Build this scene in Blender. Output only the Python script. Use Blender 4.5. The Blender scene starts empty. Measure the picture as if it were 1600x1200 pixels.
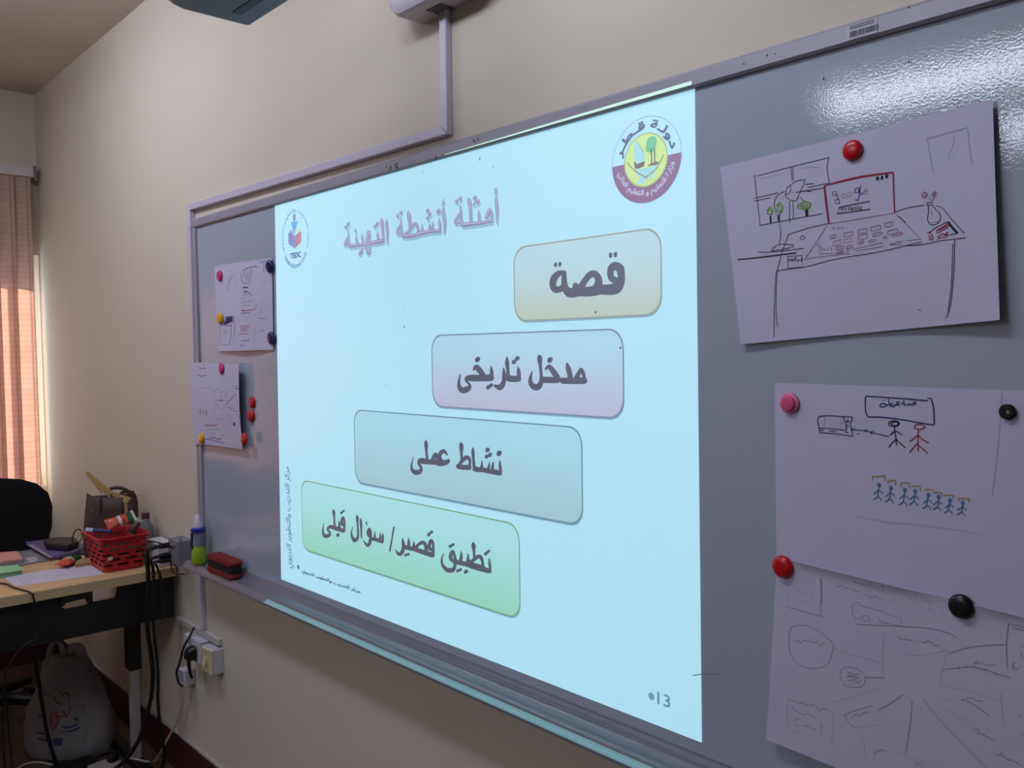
import bpy, bmesh, math, random, unicodedata
from mathutils import Vector, Matrix
from mathutils.bvhtree import BVHTree
random.seed(7)
SC = bpy.context.scene
COL = SC.collection
PI = math.pi

# ------------------------------------------------------------------ camera
F_PX, CAM = 1341.0, Vector((0.0, -1.27, 1.66))
_ya, _pi, _ro = math.radians(47.39), math.radians(-2.34), math.radians(-0.80)
FWD = Vector((-math.sin(_ya)*math.cos(_pi), math.cos(_ya)*math.cos(_pi), math.sin(_pi)))
_r0 = Vector((math.cos(_ya), math.sin(_ya), 0)); _u0 = _r0.cross(FWD)
RGT = math.cos(_ro)*_r0 + math.sin(_ro)*_u0
UPV = RGT.cross(FWD)
cd = bpy.data.cameras.new('camera'); cam = bpy.data.objects.new('camera', cd); COL.objects.link(cam)
cd.sensor_width = 36; cd.lens = 36*F_PX/1600; cd.clip_start = 0.02; cd.clip_end = 60
m = Matrix((RGT, UPV, -FWD)).transposed().to_4x4(); m.translation = CAM
cam.matrix_world = m
SC.camera = cam
# ------------------------------------------------------------------ world, sun, exposure
SC.view_settings.view_transform = 'Standard'; SC.view_settings.look = 'None'
SC.view_settings.exposure = 0.0; SC.view_settings.gamma = 1.0; SC.view_settings.use_curve_mapping = False
wd = bpy.data.worlds.new('daylight'); SC.world = wd; wd.use_nodes = True
bg = wd.node_tree.nodes['Background']; bg.inputs[0].default_value = (0.75, 0.88, 1.0, 1); bg.inputs[1].default_value = 2.2
sd = bpy.data.lights.new('sun', 'SUN'); sd.energy = 19.0; sd.angle = 0.02; sd.color = (1.0, 0.93, 0.86)
sun = bpy.data.objects.new('sun', sd); COL.objects.link(sun)
sun.rotation_euler = Vector((0.80, -0.12, -0.52)).to_track_quat('-Z', 'Y').to_euler()
LAMP = 16.2                                     # emission strength of the ceiling lamps

# ------------------------------------------------------------------ helpers
def ray(px, py): return RGT*((px-800)/F_PX) - UPV*((py-600)/F_PX) + FWD
def on_y(px, py, y=0.0):
    d = ray(px, py); return CAM + d*((y-CAM.y)/d.y)
def on_x(px, py, x):
    d = ray(px, py); return CAM + d*((x-CAM.x)/d.x)
def on_z(px, py, z):
    d = ray(px, py); return CAM + d*((z-CAM.z)/d.z)
def lin(r, g=None, b=None):
    if g is None: r, g, b = r
    f = lambda c: (c/255/12.92) if c/255 <= 0.04045 else ((c/255+0.055)/1.055)**2.4
    return (f(r), f(g), f(b), 1.0)

MATS = {}
def mat(name, col, rough=0.6, metal=0.0, spec=0.5, emit=None, estr=1.0, noise=None, bump=None, trans=0.0, translucent=None):
    """principled material; col = sRGB 0-255; noise = (scale, amount); bump = (scale, strength)"""
    if name in MATS: return MATS[name]
    M = bpy.data.materials.new(name); M.use_nodes = True
    nt = M.node_tree; b = nt.nodes['Principled BSDF']
    c = lin(col); b.inputs['Base Color'].default_value = c
    b.inputs['Roughness'].default_value = rough; b.inputs['Metallic'].default_value = metal
    b.inputs['Specular IOR Level'].default_value = spec
    b.inputs['Transmission Weight'].default_value = trans
    if emit is not None:
        b.inputs['Emission Color'].default_value = tuple(emit[:3])+(1,); b.inputs['Emission Strength'].default_value = estr
    if noise or bump: tc = nt.nodes.new('ShaderNodeTexCoord')
    if noise:
        n = nt.nodes.new('ShaderNodeTexNoise'); n.inputs['Scale'].default_value = noise[0]; n.inputs['Detail'].default_value = 4
        nt.links.new(tc.outputs['Object'], n.inputs['Vector'])
        r = nt.nodes.new('ShaderNodeMapRange'); r.inputs[3].default_value = 1-noise[1]; r.inputs[4].default_value = 1+noise[1]
        nt.links.new(n.outputs['Fac'], r.inputs[0])
        x = nt.nodes.new('ShaderNodeVectorMath'); x.operation = 'SCALE'; x.inputs[0].default_value = c[:3]
        nt.links.new(r.outputs[0], x.inputs['Scale']); nt.links.new(x.outputs[0], b.inputs['Base Color'])
    if bump:
        n = nt.nodes.new('ShaderNodeTexNoise'); n.inputs['Scale'].default_value = bump[0]; n.inputs['Detail'].default_value = 2
        nt.links.new(tc.outputs['Object'], n.inputs['Vector'])
        q = nt.nodes.new('ShaderNodeBump'); q.inputs['Strength'].default_value = bump[1]; q.inputs['Distance'].default_value = 0.002
        nt.links.new(n.outputs['Fac'], q.inputs['Height']); nt.links.new(q.outputs[0], b.inputs['Normal'])
    if translucent:
        t = nt.nodes.new('ShaderNodeBsdfTranslucent'); t.inputs[0].default_value = lin(translucent)
        a = nt.nodes.new('ShaderNodeMixShader'); a.inputs[0].default_value = 0.5
        out = nt.nodes['Material Output']
        nt.links.new(b.outputs[0], a.inputs[1]); nt.links.new(t.outputs[0], a.inputs[2]); nt.links.new(a.outputs[0], out.inputs[0])
    MATS[name] = M
    return M

class MB:
    """collects shapes into one mesh"""
    def __init__(s): s.v, s.f, s.m = [], [], []
    def add(s, vs, fs, mi=0):
        n = len(s.v); s.v += [tuple(v) for v in vs]; s.f += [tuple(i+n for i in f) for f in fs]; s.m += [mi]*len(fs); return s
    def box(s, a, b, mi=0):
        x0, x1 = sorted((a[0], b[0])); y0, y1 = sorted((a[1], b[1])); z0, z1 = sorted((a[2], b[2]))
        vs = [(x0,y0,z0),(x1,y0,z0),(x1,y1,z0),(x0,y1,z0),(x0,y0,z1),(x1,y0,z1),(x1,y1,z1),(x0,y1,z1)]
        return s.add(vs, [(0,3,2,1),(4,5,6,7),(0,1,5,4),(1,2,6,5),(2,3,7,6),(3,0,4,7)], mi)
    def prism(s, pts, d, mi=0):
        """planar polygon pts (3D) extruded by vector d"""
        n = len(pts); d = Vector(d); P = [Vector(p) for p in pts]
        vs = P+[p+d for p in P]
        fs = [tuple(range(n)), tuple(range(2*n-1, n-1, -1))]+[(i, i+n, (i+1) % n+n, (i+1) % n) for i in range(n)]
        return s.add(vs, fs, mi)
    def loft(s, rings, mi=0, cap=True, closed=True):
        n = len(rings[0]); vs = [p for r in rings for p in r]; fs = []
        for k in range(len(rings)-1):
            for i in range(n if closed else n-1):
                j = (i+1) % n; fs.append((k*n+i, k*n+j, (k+1)*n+j, (k+1)*n+i))
        if cap: fs += [tuple(range(n-1, -1, -1)), tuple((len(rings)-1)*n+i for i in range(n))]
        return s.add(vs, fs, mi)
    def tube(s, pts, r, n=8, mi=0, smooth=4):
        P = [Vector(p) for p in pts]
        if smooth > 1 and len(P) > 2: P = spline(P, smooth)
        rr = r if isinstance(r, (list, tuple)) else None
        rings = []; up = None
        for i, p in enumerate(P):
            t = (P[min(i+1, len(P)-1)]-P[max(i-1, 0)]).normalized()
            if up is None:
                up = Vector((0, 0, 1)) if abs(t.z) < .9 else Vector((1, 0, 0))
            a = t.cross(up).normalized(); b = a.cross(t).normalized(); up = b
            q = r if rr is None else rr[0]+(rr[1]-rr[0])*i/(len(P)-1)
            rings.append([p+a*q*math.cos(2*PI*k/n)+b*q*math.sin(2*PI*k/n) for k in range(n)])
        return s.loft(rings, mi)
    def lathe(s, prof, n=24, o=(0,0,0), ax='z', mi=0):
        """prof = [(r, h)...]"""
        rings = []
        for r, h in prof:
            ring = []
            for k in range(n):
                c, q = r*math.cos(2*PI*k/n), r*math.sin(2*PI*k/n)
                p = (c, q, h) if ax == 'z' else (c, -h, q) if ax == 'y' else (h, c, q)
                ring.append(Vector(o)+Vector(p))
            rings.append(ring)
        return s.loft(rings, mi)
    def build(s, name, M, parent=None, smooth=False, bevel=0.0, seg=2):
        me = bpy.data.meshes.new(name); me.from_pydata(s.v, [], s.f)
        for x in (M if isinstance(M, (list, tuple)) else [M]): me.materials.append(x)
        me.polygons.foreach_set('material_index', s.m)
        bm = bmesh.new(); bm.from_mesh(me); bmesh.ops.recalc_face_normals(bm, faces=bm.faces); bm.to_mesh(me); bm.free()
        o = bpy.data.objects.new(name, me); COL.objects.link(o)
        if smooth:
            me.polygons.foreach_set('use_smooth', [True]*len(me.polygons)); me.set_sharp_from_angle(angle=math.radians(40))
        if bevel:
            q = o.modifiers.new('bevel', 'BEVEL'); q.width = bevel; q.segments = seg; q.limit_method = 'ANGLE'; q.angle_limit = math.radians(40)
        if parent:
            o.parent = parent
            o.matrix_parent_inverse = Matrix.Translation(parent.location).inverted() if parent.rotation_euler[2] == 0 else parent.matrix_basis.inverted()
        return o

def spline(P, k):
    out = []
    for i in range(len(P)-1):
        a, b, c, d = P[max(i-1, 0)], P[i], P[i+1], P[min(i+2, len(P)-1)]
        for j in range(k):
            t = j/k
            out.append(0.5*((2*b)+(c-a)*t+(2*a-5*b+4*c-d)*t*t+(3*b-a-3*c+d)*t**3))
    return out+[P[-1]]

def tag(o, label, cat, group=None):
    o['label'] = label; o['category'] = cat
    if group: o['group'] = group
    return o
def thing(name, loc, label, cat, group=None):
    o = bpy.data.objects.new(name, None); COL.objects.link(o); o.location = loc; o.empty_display_size = 0.05
    return tag(o, label, cat, group)
def struct(o): o['kind'] = 'structure'; return o
def rrect(w, h, r, n=6):
    """rounded rectangle outline centred on 0"""
    out = []
    for cx, cy, a0 in ((w/2-r, h/2-r, 0), (-w/2+r, h/2-r, PI/2), (-w/2+r, -h/2+r, PI), (w/2-r, -h/2+r, 1.5*PI)):
        for k in range(n+1): out.append((cx+r*math.cos(a0+k*PI/2/n), cy+r*math.sin(a0+k*PI/2/n)))
    return out

WY = 0.015                                     # the board wall; the writing surface is y = 0
X0, X1, Y1, H = -5.15, 3.2, -6.4, 3.056

# ------------------------------------------------------------------ room
wallM = mat('cream_wall_paint', (207, 198, 182), 0.75, spec=0.25, noise=(3.0, 0.02), bump=(260, 0.12))
ceilM = mat('ceiling_paint', (205, 196, 188), 0.9, noise=(2, 0.02))
tileM = mat('floor_tile', (96, 78, 62), 0.45, noise=(5, 0.12))
skirtM = mat('maroon_skirting_tile', (70, 26, 30), 0.35, noise=(9, .15))
litEdgeM = mat('skirting_lit_edge', (176, 168, 168), 0.7)
struct(MB().box((X0-.2, WY, -.1), (X1+.2, WY+.15, H+.1)).build('wall_front', wallM))
struct(MB().box((X1, Y1, -.1), (X1+.15, WY, H+.1)).build('wall_right', wallM))
struct(MB().box((X0-.2, Y1-.15, -.1), (X1+.2, Y1, H+.1)).build('wall_back', wallM))
struct(MB().box((X0-.2, Y1, -.1), (X1+.1, WY, 0)).build('floor', tileM))
struct(MB().box((X0-.2, Y1, H), (X1+.1, WY, H+.1)).build('ceiling', ceilM))
wy0, wy1, wz0, wz1 = -2.6, 0.008, 0.95, 2.2   # window opening in the left wall
w = MB()
w.box((X0-.2, Y1, 0), (X0, WY, wz0)); w.box((X0-.2, Y1, wz1), (X0, WY, H))
w.box((X0-.2, Y1, wz0), (X0, wy0, wz1)); w.box((X0-.2, wy1, wz0), (X0, WY, wz1))
struct(w.build('wall_left', wallM))
alu = mat('white_window_metal', (215, 215, 215), 0.4)
win = struct(bpy.data.objects.new('window_1', None)); COL.objects.link(win); win.location = (X0-.12, (wy0+wy1)/2, wz0)
w = MB()
for a, b in (((wy0, wz0), (wy1, wz0+.05)), ((wy0, wz1-.05), (wy1, wz1)), ((wy0, wz0), (wy0+.05, wz1)), ((wy1-.015, wz0), (wy1, wz1)), ((-1.345, wz0), (-1.295, wz1))):
    w.box((X0-.15, a[0], a[1]), (X0-.10, b[0], b[1]))
w.build('window_frame', alu, win)
gl = bpy.data.materials.new('window_glass'); gl.use_nodes = True
_b = gl.node_tree.nodes['Principled BSDF']; gl.node_tree.nodes.remove(_b)
_t = gl.node_tree.nodes.new('ShaderNodeBsdfTransparent'); _t.inputs[0].default_value = (.9, .95, .95, 1)
_g = gl.node_tree.nodes.new('ShaderNodeBsdfGlossy'); _g.inputs['Roughness'].default_value = 0.02
_x = gl.node_tree.nodes.new('ShaderNodeMixShader'); _x.inputs[0].default_value = 0.08
gl.node_tree.links.new(_t.outputs[0], _x.inputs[1]); gl.node_tree.links.new(_g.outputs[0], _x.inputs[2])
gl.node_tree.links.new(_x.outputs[0], gl.node_tree.nodes['Material Output'].inputs[0])
for ya, yb in ((wy0+.05, -1.345), (-1.295, wy1-.015)):
    MB().box((X0-.128, ya, wz0+.05), (X0-.122, yb, wz1-.05)).build('pane', gl, win)
def skirting(name, a, b, nrm):
    o = struct(bpy.data.objects.new(name, None)); COL.objects.link(o); o.location = a
    A, B, N = Vector(a), Vector(b), Vector(nrm)
    MB().box(A, B+N*.012+Vector((0, 0, .148))).build('skirting_tile', skirtM, o, bevel=.002)
    MB().box(A+Vector((0, 0, .148)), B+N*.011+Vector((0, 0, .156))).build('lit_top_edge', litEdgeM, o)  # pale strip paints the light caught along the skirting's top
skirting('baseboard_front', (X0+.014, WY, 0), (X1, WY, 0), (0, -1, 0))
skirting('baseboard_left', (X0, Y1, 0), (X0, WY-.014, 0), (1, 0, 0))

# ------------------------------------------------------------------ ceiling lamps
lampM = mat('lamp_diffuser', (240, 240, 240), 0.5, emit=(0.87, 0.92, 1.10), estr=LAMP)
housM = mat('white_lamp_metal', (225, 225, 225), 0.4)
LAMPS = [(-1.74, -3.36, 'white ceiling light reflected in the upper right of the whiteboard'),
         (-1.35, -4.75, 'white ceiling light behind the one reflected in the whiteboard'),
         (-3.25, -1.0, 'white ceiling light close to the board wall, left of the projector'),
         (-1.25, -1.0, 'white ceiling light close to the board wall, right of the projector')]
for x, y, lb in LAMPS:
    t = thing('ceiling_light', (x, y, H), lb, 'ceiling light', 'ceiling lights')
    f = MB(); f.box((x-.63, y-.10, H-.022), (x+.63, y+.10, H)); f.box((x-.63, y-.085, H-.124), (x-.605, y+.085, H-.022)); f.box((x+.605, y-.085, H-.124), (x+.63, y+.085, H-.022))
    f.build('housing', housM, t, bevel=.003)
    d = MB(); d.loft([[Vector((xx, y+a*.08, H-.072+b*.049)) for a, b in ((-1, .98), (-1, -.5), (-.7, -1), (.7, -1), (1, -.5), (1, .98))] for xx in (x-.604, x+.604)])
    d.build('diffuser', lampM, t)

# ------------------------------------------------------------------ window blind
blindM = bpy.data.materials.new('woven_blind_fabric'); blindM.use_nodes = True
nt = blindM.node_tree; b = nt.nodes['Principled BSDF']; b.inputs['Roughness'].default_value = 0.9; b.inputs['Specular IOR Level'].default_value = 0.1
tc = nt.nodes.new('ShaderNodeTexCoord'); br = nt.nodes.new('ShaderNodeTexBrick')
mp = nt.nodes.new('ShaderNodeMapping'); mp.inputs['Rotation'].default_value = (PI/2, 0, PI/2)
br.offset = 0; br.inputs['Scale'].default_value = 1.0; br.inputs['Brick Width'].default_value = 0.028; br.inputs['Row Height'].default_value = 0.03
br.inputs['Mortar Size'].default_value = 0.0016; br.inputs['Mortar Smooth'].default_value = 0.6
br.inputs['Color1'].default_value = lin(242, 214, 200); br.inputs['Color2'].default_value = lin(237, 207, 193); br.inputs['Mortar'].default_value = lin(218, 184, 170)
nt.links.new(tc.outputs['Object'], mp.inputs[0]); nt.links.new(mp.outputs[0], br.inputs['Vector']); nt.links.new(br.outputs['Color'], b.inputs['Base Color'])
tr = nt.nodes.new('ShaderNodeBsdfTranslucent'); nt.links.new(br.outputs['Color'], tr.inputs[0])
mx = nt.nodes.new('ShaderNodeMixShader'); mx.inputs[0].default_value = 0.45
nt.links.new(b.outputs[0], mx.inputs[1]); nt.links.new(tr.outputs[0], mx.inputs[2]); nt.links.new(mx.outputs[0], nt.nodes['Material Output'].inputs[0])
t = thing('vertical_blind', (-5.09, -1.3, 2.62), 'backlit peach fabric vertical blind hanging from a white rail at the far left', 'window blind')
MB().box((-5.13, -2.75, 2.60), (-5.06, -0.02, 2.655)).build('head_rail', mat('cream_rail', (200, 192, 190), 0.45), t, bevel=.004)
MB().box((-5.135, -.02, 2.585), (-5.055, -.008, 2.66)).build('rail_end_cap', mat('grey_end_cap', (120, 112, 112), 0.5), t)
slat0 = None
for k in range(34):
    y = -0.096-k*0.078
    a = math.radians(22)
    P = []
    for i in range(7):
        q = (i/6-.5)*0.127
        bow = 0.006*math.cos((i/6-.5)*PI)
        P.append((-5.09+q*math.sin(a)+bow, y+q*math.cos(a)))
    if slat0 is None:
        s = MB(); s.loft([[Vector((x, yy, z)) for x, yy in P] for z in (0.30, 1.0, 1.8, 2.6)], cap=False, closed=False)
        slat0 = s.build('slat', blindM, t, smooth=True)
        sm = slat0.modifiers.new('thickness', 'SOLIDIFY'); sm.thickness = 0.0008
    else:
        o = slat0.copy(); COL.objects.link(o); o.location.y += -0.078*k

# ------------------------------------------------------------------ whiteboard
boardM = mat('whiteboard_enamel', (168, 176, 193), 0.035, spec=0.5, bump=(270, 0.05))
aluM = mat('brushed_aluminium', (158, 156, 168), 0.45, metal=0.15, noise=(40, .05))
aluD = mat('tray_aluminium', (118, 120, 132), 0.38, metal=0.2)
BXL, BXR = -3.035, 0.62
wb = thing('whiteboard', (-1.2, WY, 0.87), 'long whiteboard on the cream wall carrying the projected slide and papers', 'whiteboard')
MB().box((BXL, 0, .918), (BXR, WY, 2.112)).build('writing_surface', boardM, wb)
w = MB()
w.prism([(BXL-.03, WY, 2.110), (BXL-.03, -.006, 2.110), (BXL-.03, -.010, 2.114), (BXL-.03, -.010, 2.136), (BXL-.03, -.004, 2.142), (BXL-.03, WY, 2.142)], (BXR-BXL+.06, 0, 0))
w.build('top_rail', aluM, wb)
MB().box((BXL-.03, WY, .88), (BXL, -.008, 2.110)).build('side_rail', aluM, wb, bevel=.002)
MB().box((BXR, WY, .88), (BXR+.03, -.008, 2.110)).build('side_rail', aluM, wb, bevel=.002)
TX0 = -3.083
prof = [(WY, .926), (-.010, .926), (-.014, .921), (-.0165, .917), (-.021, .9165), (-.023, .912), (-.030, .9085), (-.040, .9065), (-.049, .9075), (-.054, .9085), (-.058, .9065), (-.0605, .901),
        (-.064, .8955), (-.0685, .894), (-.071, .891), (-.071, .884), (-.066, .881), (-.03, .876), (WY, .868)]
w = MB(); w.prism([(BXL-.03, y, z) for y, z in prof[:5]]+[(BXL-.03, WY, .9165)], (BXR-BXL+.06, 0, 0)); w.build('bottom_rail', aluD, wb)
w = MB(); w.prism([(TX0, y, z) for y, z in prof[4:]]+[(TX0, WY, .9160)], (BXR-TX0, 0, 0)); w.build('pen_tray', aluD, wb, smooth=True)
# asset sticker on the top rail
st = MB(); q = [on_y(*p, -.0106) for p in ((1322, 44), (1371, 27), (1377, 46), (1327, 64))]
st.prism([(q[0].x, -.0103, 2.136), (q[1].x, -.0103, 2.136), (q[1].x, -.0103, 2.1145), (q[0].x, -.0103, 2.1145)], (0, -.0003, 0))
stk = st.build('asset_sticker', mat('sticker_paper', (184, 182, 196), .5), wb)
b = MB(); sx0, sx1 = q[0].x+.012, q[1].x-.012; xx = q[0].x+.006
for k in range(26):
    wd_ = random.choice((.0006, .0009, .0014)); b.box((xx, -.0107, 2.1178), (xx+wd_, -.0109, 2.1262)); xx += wd_+random.choice((.0006, .0010))
for r, n in ((2.1325, 20), (2.1295, 20)):
    xx = q[0].x+.006
    for k in range(n):
        wd_ = random.uniform(.0008, .0016); b.box((xx, -.0107, r), (xx+wd_, -.0109, r+.0018)); xx += wd_+.0007
b.build('barcode', mat('black_print', (45, 45, 55), .6), stk)

# ------------------------------------------------------------------ ink: ribbons lying on a surface
INKC = {'k': (38, 36, 48), 'b': (40, 42, 105), 'r': (150, 46, 60), 'p': (160, 112, 142), 'g': (120, 168, 86), 'y': (186, 152, 76), 'c': (66, 118, 166),
        'v': (70, 52, 118), 'd': (134, 132, 150), 'e': (172, 167, 188), 't': (30, 84, 80), 'o': (166, 166, 140), 's': (178, 182, 206), 'm': (170, 116, 140)}
def inkmat(c): return mat('ink_'+{'k':'black','b':'blue','r':'red','p':'mauve','g':'green','y':'ochre','c':'teal','v':'violet','d':'pencil','e':'faint_pencil','t':'dark_green','o':'olive','s':'pale_blue','m':'pink'}[c], INKC[c], 0.7, spec=.2)
def ribbon(mb, P, w, mi, N=None):
    """flat strip of width w through 3D points P (lying about in the y plane)"""
    n = len(P)
    if n < 2: return
    L = []; R = []
    for i in range(n):
        t = P[min(i+1, n-1)]-P[max(i-1, 0)]
        nn = Vector((-t.z, 0, t.x)) if N is None else t.cross(N)
        if nn.length < 1e-9: nn = Vector((1, 0, 0))
        nn = nn.normalized()*w/2; L.append(P[i]+nn); R.append(P[i]-nn)
    mb.add(L+R, [(i, i+1, n+i+1, n+i) for i in range(n-1)], mi)
def soft(P):
    """smooth a stroke but keep its sharp corners"""
    if len(P) < 3: return P
    cut = [0]+[i for i in range(1, len(P)-1) if (P[i]-P[i-1]).length > 0 and (P[i+1]-P[i]).length > 0 and (P[i]-P[i-1]).angle(P[i+1]-P[i]) > 1.25]+[len(P)-1]
    out = []
    for a, b in zip(cut, cut[1:]):
        q = P[a:b+1]; q = spline(q, 4) if len(q) > 2 else q
        out += q if not out else q[1:]
    return out
def ink(name, parent, groups, surf, label=None):
    """groups: (colour, width in mm, (x0, y0, scale), [stroke...]); a stroke is a flat tuple of zoomed picture coordinates; surf(px, py) gives the point on the sheet"""
    mb = MB(); cols = []
    for gi, (c, wmm, (x0, y0, sc), strokes) in enumerate(groups):
        if c not in cols: cols.append(c)
        for si, s in enumerate(strokes):
            P = [Vector((s[i], s[i+1], 0)) for i in range(0, len(s), 2)]
            if len(P) == 1: P = [P[0]-Vector((.5/sc*.8, 0, 0)), P[0]+Vector((.5/sc*.8, 0, 0))]
            P = soft(P)
            Q = [surf(x0+p.x*sc, y0+p.y*sc)-Vector((0, .00035+.00002*((si+gi) % 5), 0)) for p in P]
            ribbon(mb, Q, wmm/1000, cols.index(c))
    o = mb.build(name, [inkmat(c) for c in cols], parent)
    if label: o['label'] = label
    return o
flat = lambda px, py: on_y(px, py, 0)
rail = lambda px, py: on_y(px, py, -.0102)
ink('pen_specks', wb, [('k', 3.5, (0, 0, 1), [(632, 509.2, 632, 512), (969, 542, 970, 545), (930.5, 486.5, 931, 489)]),
                       ('k', 2, (0, 0, 1), [(603, 601, 604, 602), (909, 496, 910, 497), (1420, 95, 1420, 98), (1287, 121, 1287, 126), (632, 484, 633, 485), (750, 245, 750, 251), (660, 268, 661, 270), (771, 259, 771, 262), (858, 205, 859, 205)]),
                       ('d', 1.5, (0, 0, 1), [(1082, 1055.5, 1095, 1053.5, 1108, 1053, 1125, 1052.5)])], lambda x, y: on_y(x, y, -.0022))
ink('pen_marks', wb, [('k', 3, (560, 0, .25), [(195, 1040, 210, 1045, 195, 1062), (225, 1035, 243, 1020, 246, 1040, 230, 1045, 248, 1050), (480, 975, 490, 985, 480, 998), (718, 872, 728, 890), (745, 868, 752, 876), (172, 1040, 178, 1046)]),
                      ('k', 2, (1080, 0, .325), [(253, 302, 254, 312), (363, 262, 368, 272), (404, 256, 406, 262), (1045, 34, 1048, 40)]),
                      ('d', 2, (560, 0, .25), [(1418, 660, 1410, 690), (70, 1075, 80, 1085)])], rail)

for o in bpy.data.objects:
    if o.name in ('pen_specks', 'pen_marks'): o['kind'] = 'stuff'
# ------------------------------------------------------------------ lettering
_PF = {}
for _cp in range(0xFE70, 0xFEFD):
    _d = unicodedata.decomposition(chr(_cp)).split()
    if len(_d) == 2: _PF[(int(_d[1], 16), _d[0][1:-1])] = chr(_cp)
def shape_arabic(s):
    out = []
    two = lambda c: (ord(c), 'initial') in _PF or c == '\u0640'
    prv = lambda c: (ord(c), 'final') in _PF or c == '\u0640'
    for i, c in enumerate(s):
        if (ord(c), 'isolated') not in _PF: out.append(c); continue
        p = i > 0 and two(s[i-1]) and prv(c); n = two(c) and i+1 < len(s) and prv(s[i+1])
        out.append(_PF[(ord(c), 'medial' if p and n else 'final' if p else 'initial' if n else 'isolated')])
    return ''.join(reversed(out))
def glyphs(s, arabic=True):
    """flat text as islands: [(verts2d, faces)...], normalised to the unit box"""
    c = bpy.data.curves.new('lettering', 'FONT'); c.body = shape_arabic(s) if arabic else s; c.resolution_u = 4
    o = bpy.data.objects.new('lettering', c); COL.objects.link(o)
    dg = bpy.context.evaluated_depsgraph_get(); dg.update()
    me = bpy.data.meshes.new_from_object(o.evaluated_get(dg))
    vs = [(v.co.x, v.co.y) for v in me.vertices]; fs = [tuple(p.vertices) for p in me.polygons]
    bpy.data.objects.remove(o); bpy.data.curves.remove(c); bpy.data.meshes.remove(me)
    key = {}; rep = [key.setdefault((round(x, 4), round(y, 4)), i) for i, (x, y) in enumerate(vs)]
    par = list(range(len(vs)))
    def find(i):
        while par[i] != i: par[i] = par[par[i]]; i = par[i]
        return i
    for f in fs:
        for i in f[1:]: par[find(rep[i])] = find(rep[f[0]])
    isl = {}
    for f in fs: isl.setdefault(find(rep[f[0]]), []).append(tuple(rep[i] for i in f))
    xs = [p[0] for p in vs]; ys = [p[1] for p in vs]; ax, bx, ay, by = min(xs), max(xs), min(ys), max(ys)
    U = [((x-ax)/(bx-ax), (y-ay)/(by-ay)) for x, y in vs]
    res = []
    for fl in sorted(isl.values(), key=lambda fl: min(U[i][0] for f in fl for i in f)):
        idx = sorted({i for f in fl for i in f}); mp_ = {i: k for k, i in enumerate(idx)}
        fl = [tuple(dict.fromkeys(mp_[i] for i in f)) for f in fl]
        res.append(([U[i] for i in idx], [f for f in fl if len(f) > 2]))
    return res
def letter(name, s, parent, M, place, y, bold=(0, 0), arabic=True):
    """place(u, v) maps the unit box to (x, z); bold = (dx, dz) in metres thickens the strokes by repeating them"""
    mb = MB(); k = 0
    offs = [(0, 0)]
    if bold[0] or bold[1]: offs += [(bold[0], 0), (-bold[0], 0), (0, bold[1]), (0, -bold[1]), (bold[0]*.7, bold[1]*.7), (-bold[0]*.7, -bold[1]*.7), (bold[0]*.7, -bold[1]*.7), (-bold[0]*.7, bold[1]*.7)]
    G = glyphs(s, arabic)
    for dx, dz in offs:
        for j, (vs, fs) in enumerate(G):
            yy = y-.00002*(k % 3)-.00006*(offs.index((dx, dz)))
            P = [place(u, v) for u, v in vs]
            mb.add([(p[0]+dx, yy, p[1]+dz) for p in P], fs); k += 1
    o = mb.build(name, M, parent); return o
def px_box(l, r, t, b):
    """placement from the four extreme picture points of a word on the board"""
    xl, xr, zt, zb = flat(*l).x, flat(*r).x, flat(*t).z, flat(*b).z
    return lambda u, v: (xl+(xr-xl)*u, zb+(zt-zb)*v)

# ------------------------------------------------------------------ projected slide
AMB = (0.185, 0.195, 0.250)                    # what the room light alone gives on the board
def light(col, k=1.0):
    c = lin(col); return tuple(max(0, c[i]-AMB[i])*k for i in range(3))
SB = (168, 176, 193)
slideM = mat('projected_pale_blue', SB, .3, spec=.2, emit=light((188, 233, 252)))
textM = mat('projected_dark_grey', SB, .5, spec=.1, emit=(0, 0, 0))
textM.node_tree.nodes['Principled BSDF'].inputs['Base Color'].default_value = lin(160, 166, 188)
def gradmat(name, top, bot):
    M = mat(name, SB, .4, spec=.15, emit=(0, 0, 0)); nt = M.node_tree; b = nt.nodes['Principled BSDF']
    tc = nt.nodes.new('ShaderNodeTexCoord'); sp = nt.nodes.new('ShaderNodeSeparateXYZ'); r = nt.nodes.new('ShaderNodeValToRGB')
    nt.links.new(tc.outputs['Generated'], sp.inputs[0]); nt.links.new(sp.outputs[2], r.inputs[0]); nt.links.new(r.outputs[0], b.inputs['Emission Color'])
    r.color_ramp.elements[0].color = light(bot)+(1,); r.color_ramp.elements[1].color = light(top)+(1,)
    r.color_ramp.elements[0].position = .05; r.color_ramp.elements[1].position = .75
    return M
SL = [flat(*p) for p in ((430, 322), (1086, 131), (1097, 1160), (440, 905))]
SL = [Vector((p.x, 0, min(p.z, 2.1095))) for p in SL]
sl = thing('projected_slide', (-1.67, -.001, .946), 'bright pale blue projected slide with four rounded Arabic text boxes', 'projected slide')
w = MB(); w.prism([p+Vector((0, -.0005, 0)) for p in SL], (0, -.001, 0)); w.build('slide_background', slideM, sl)
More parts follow.
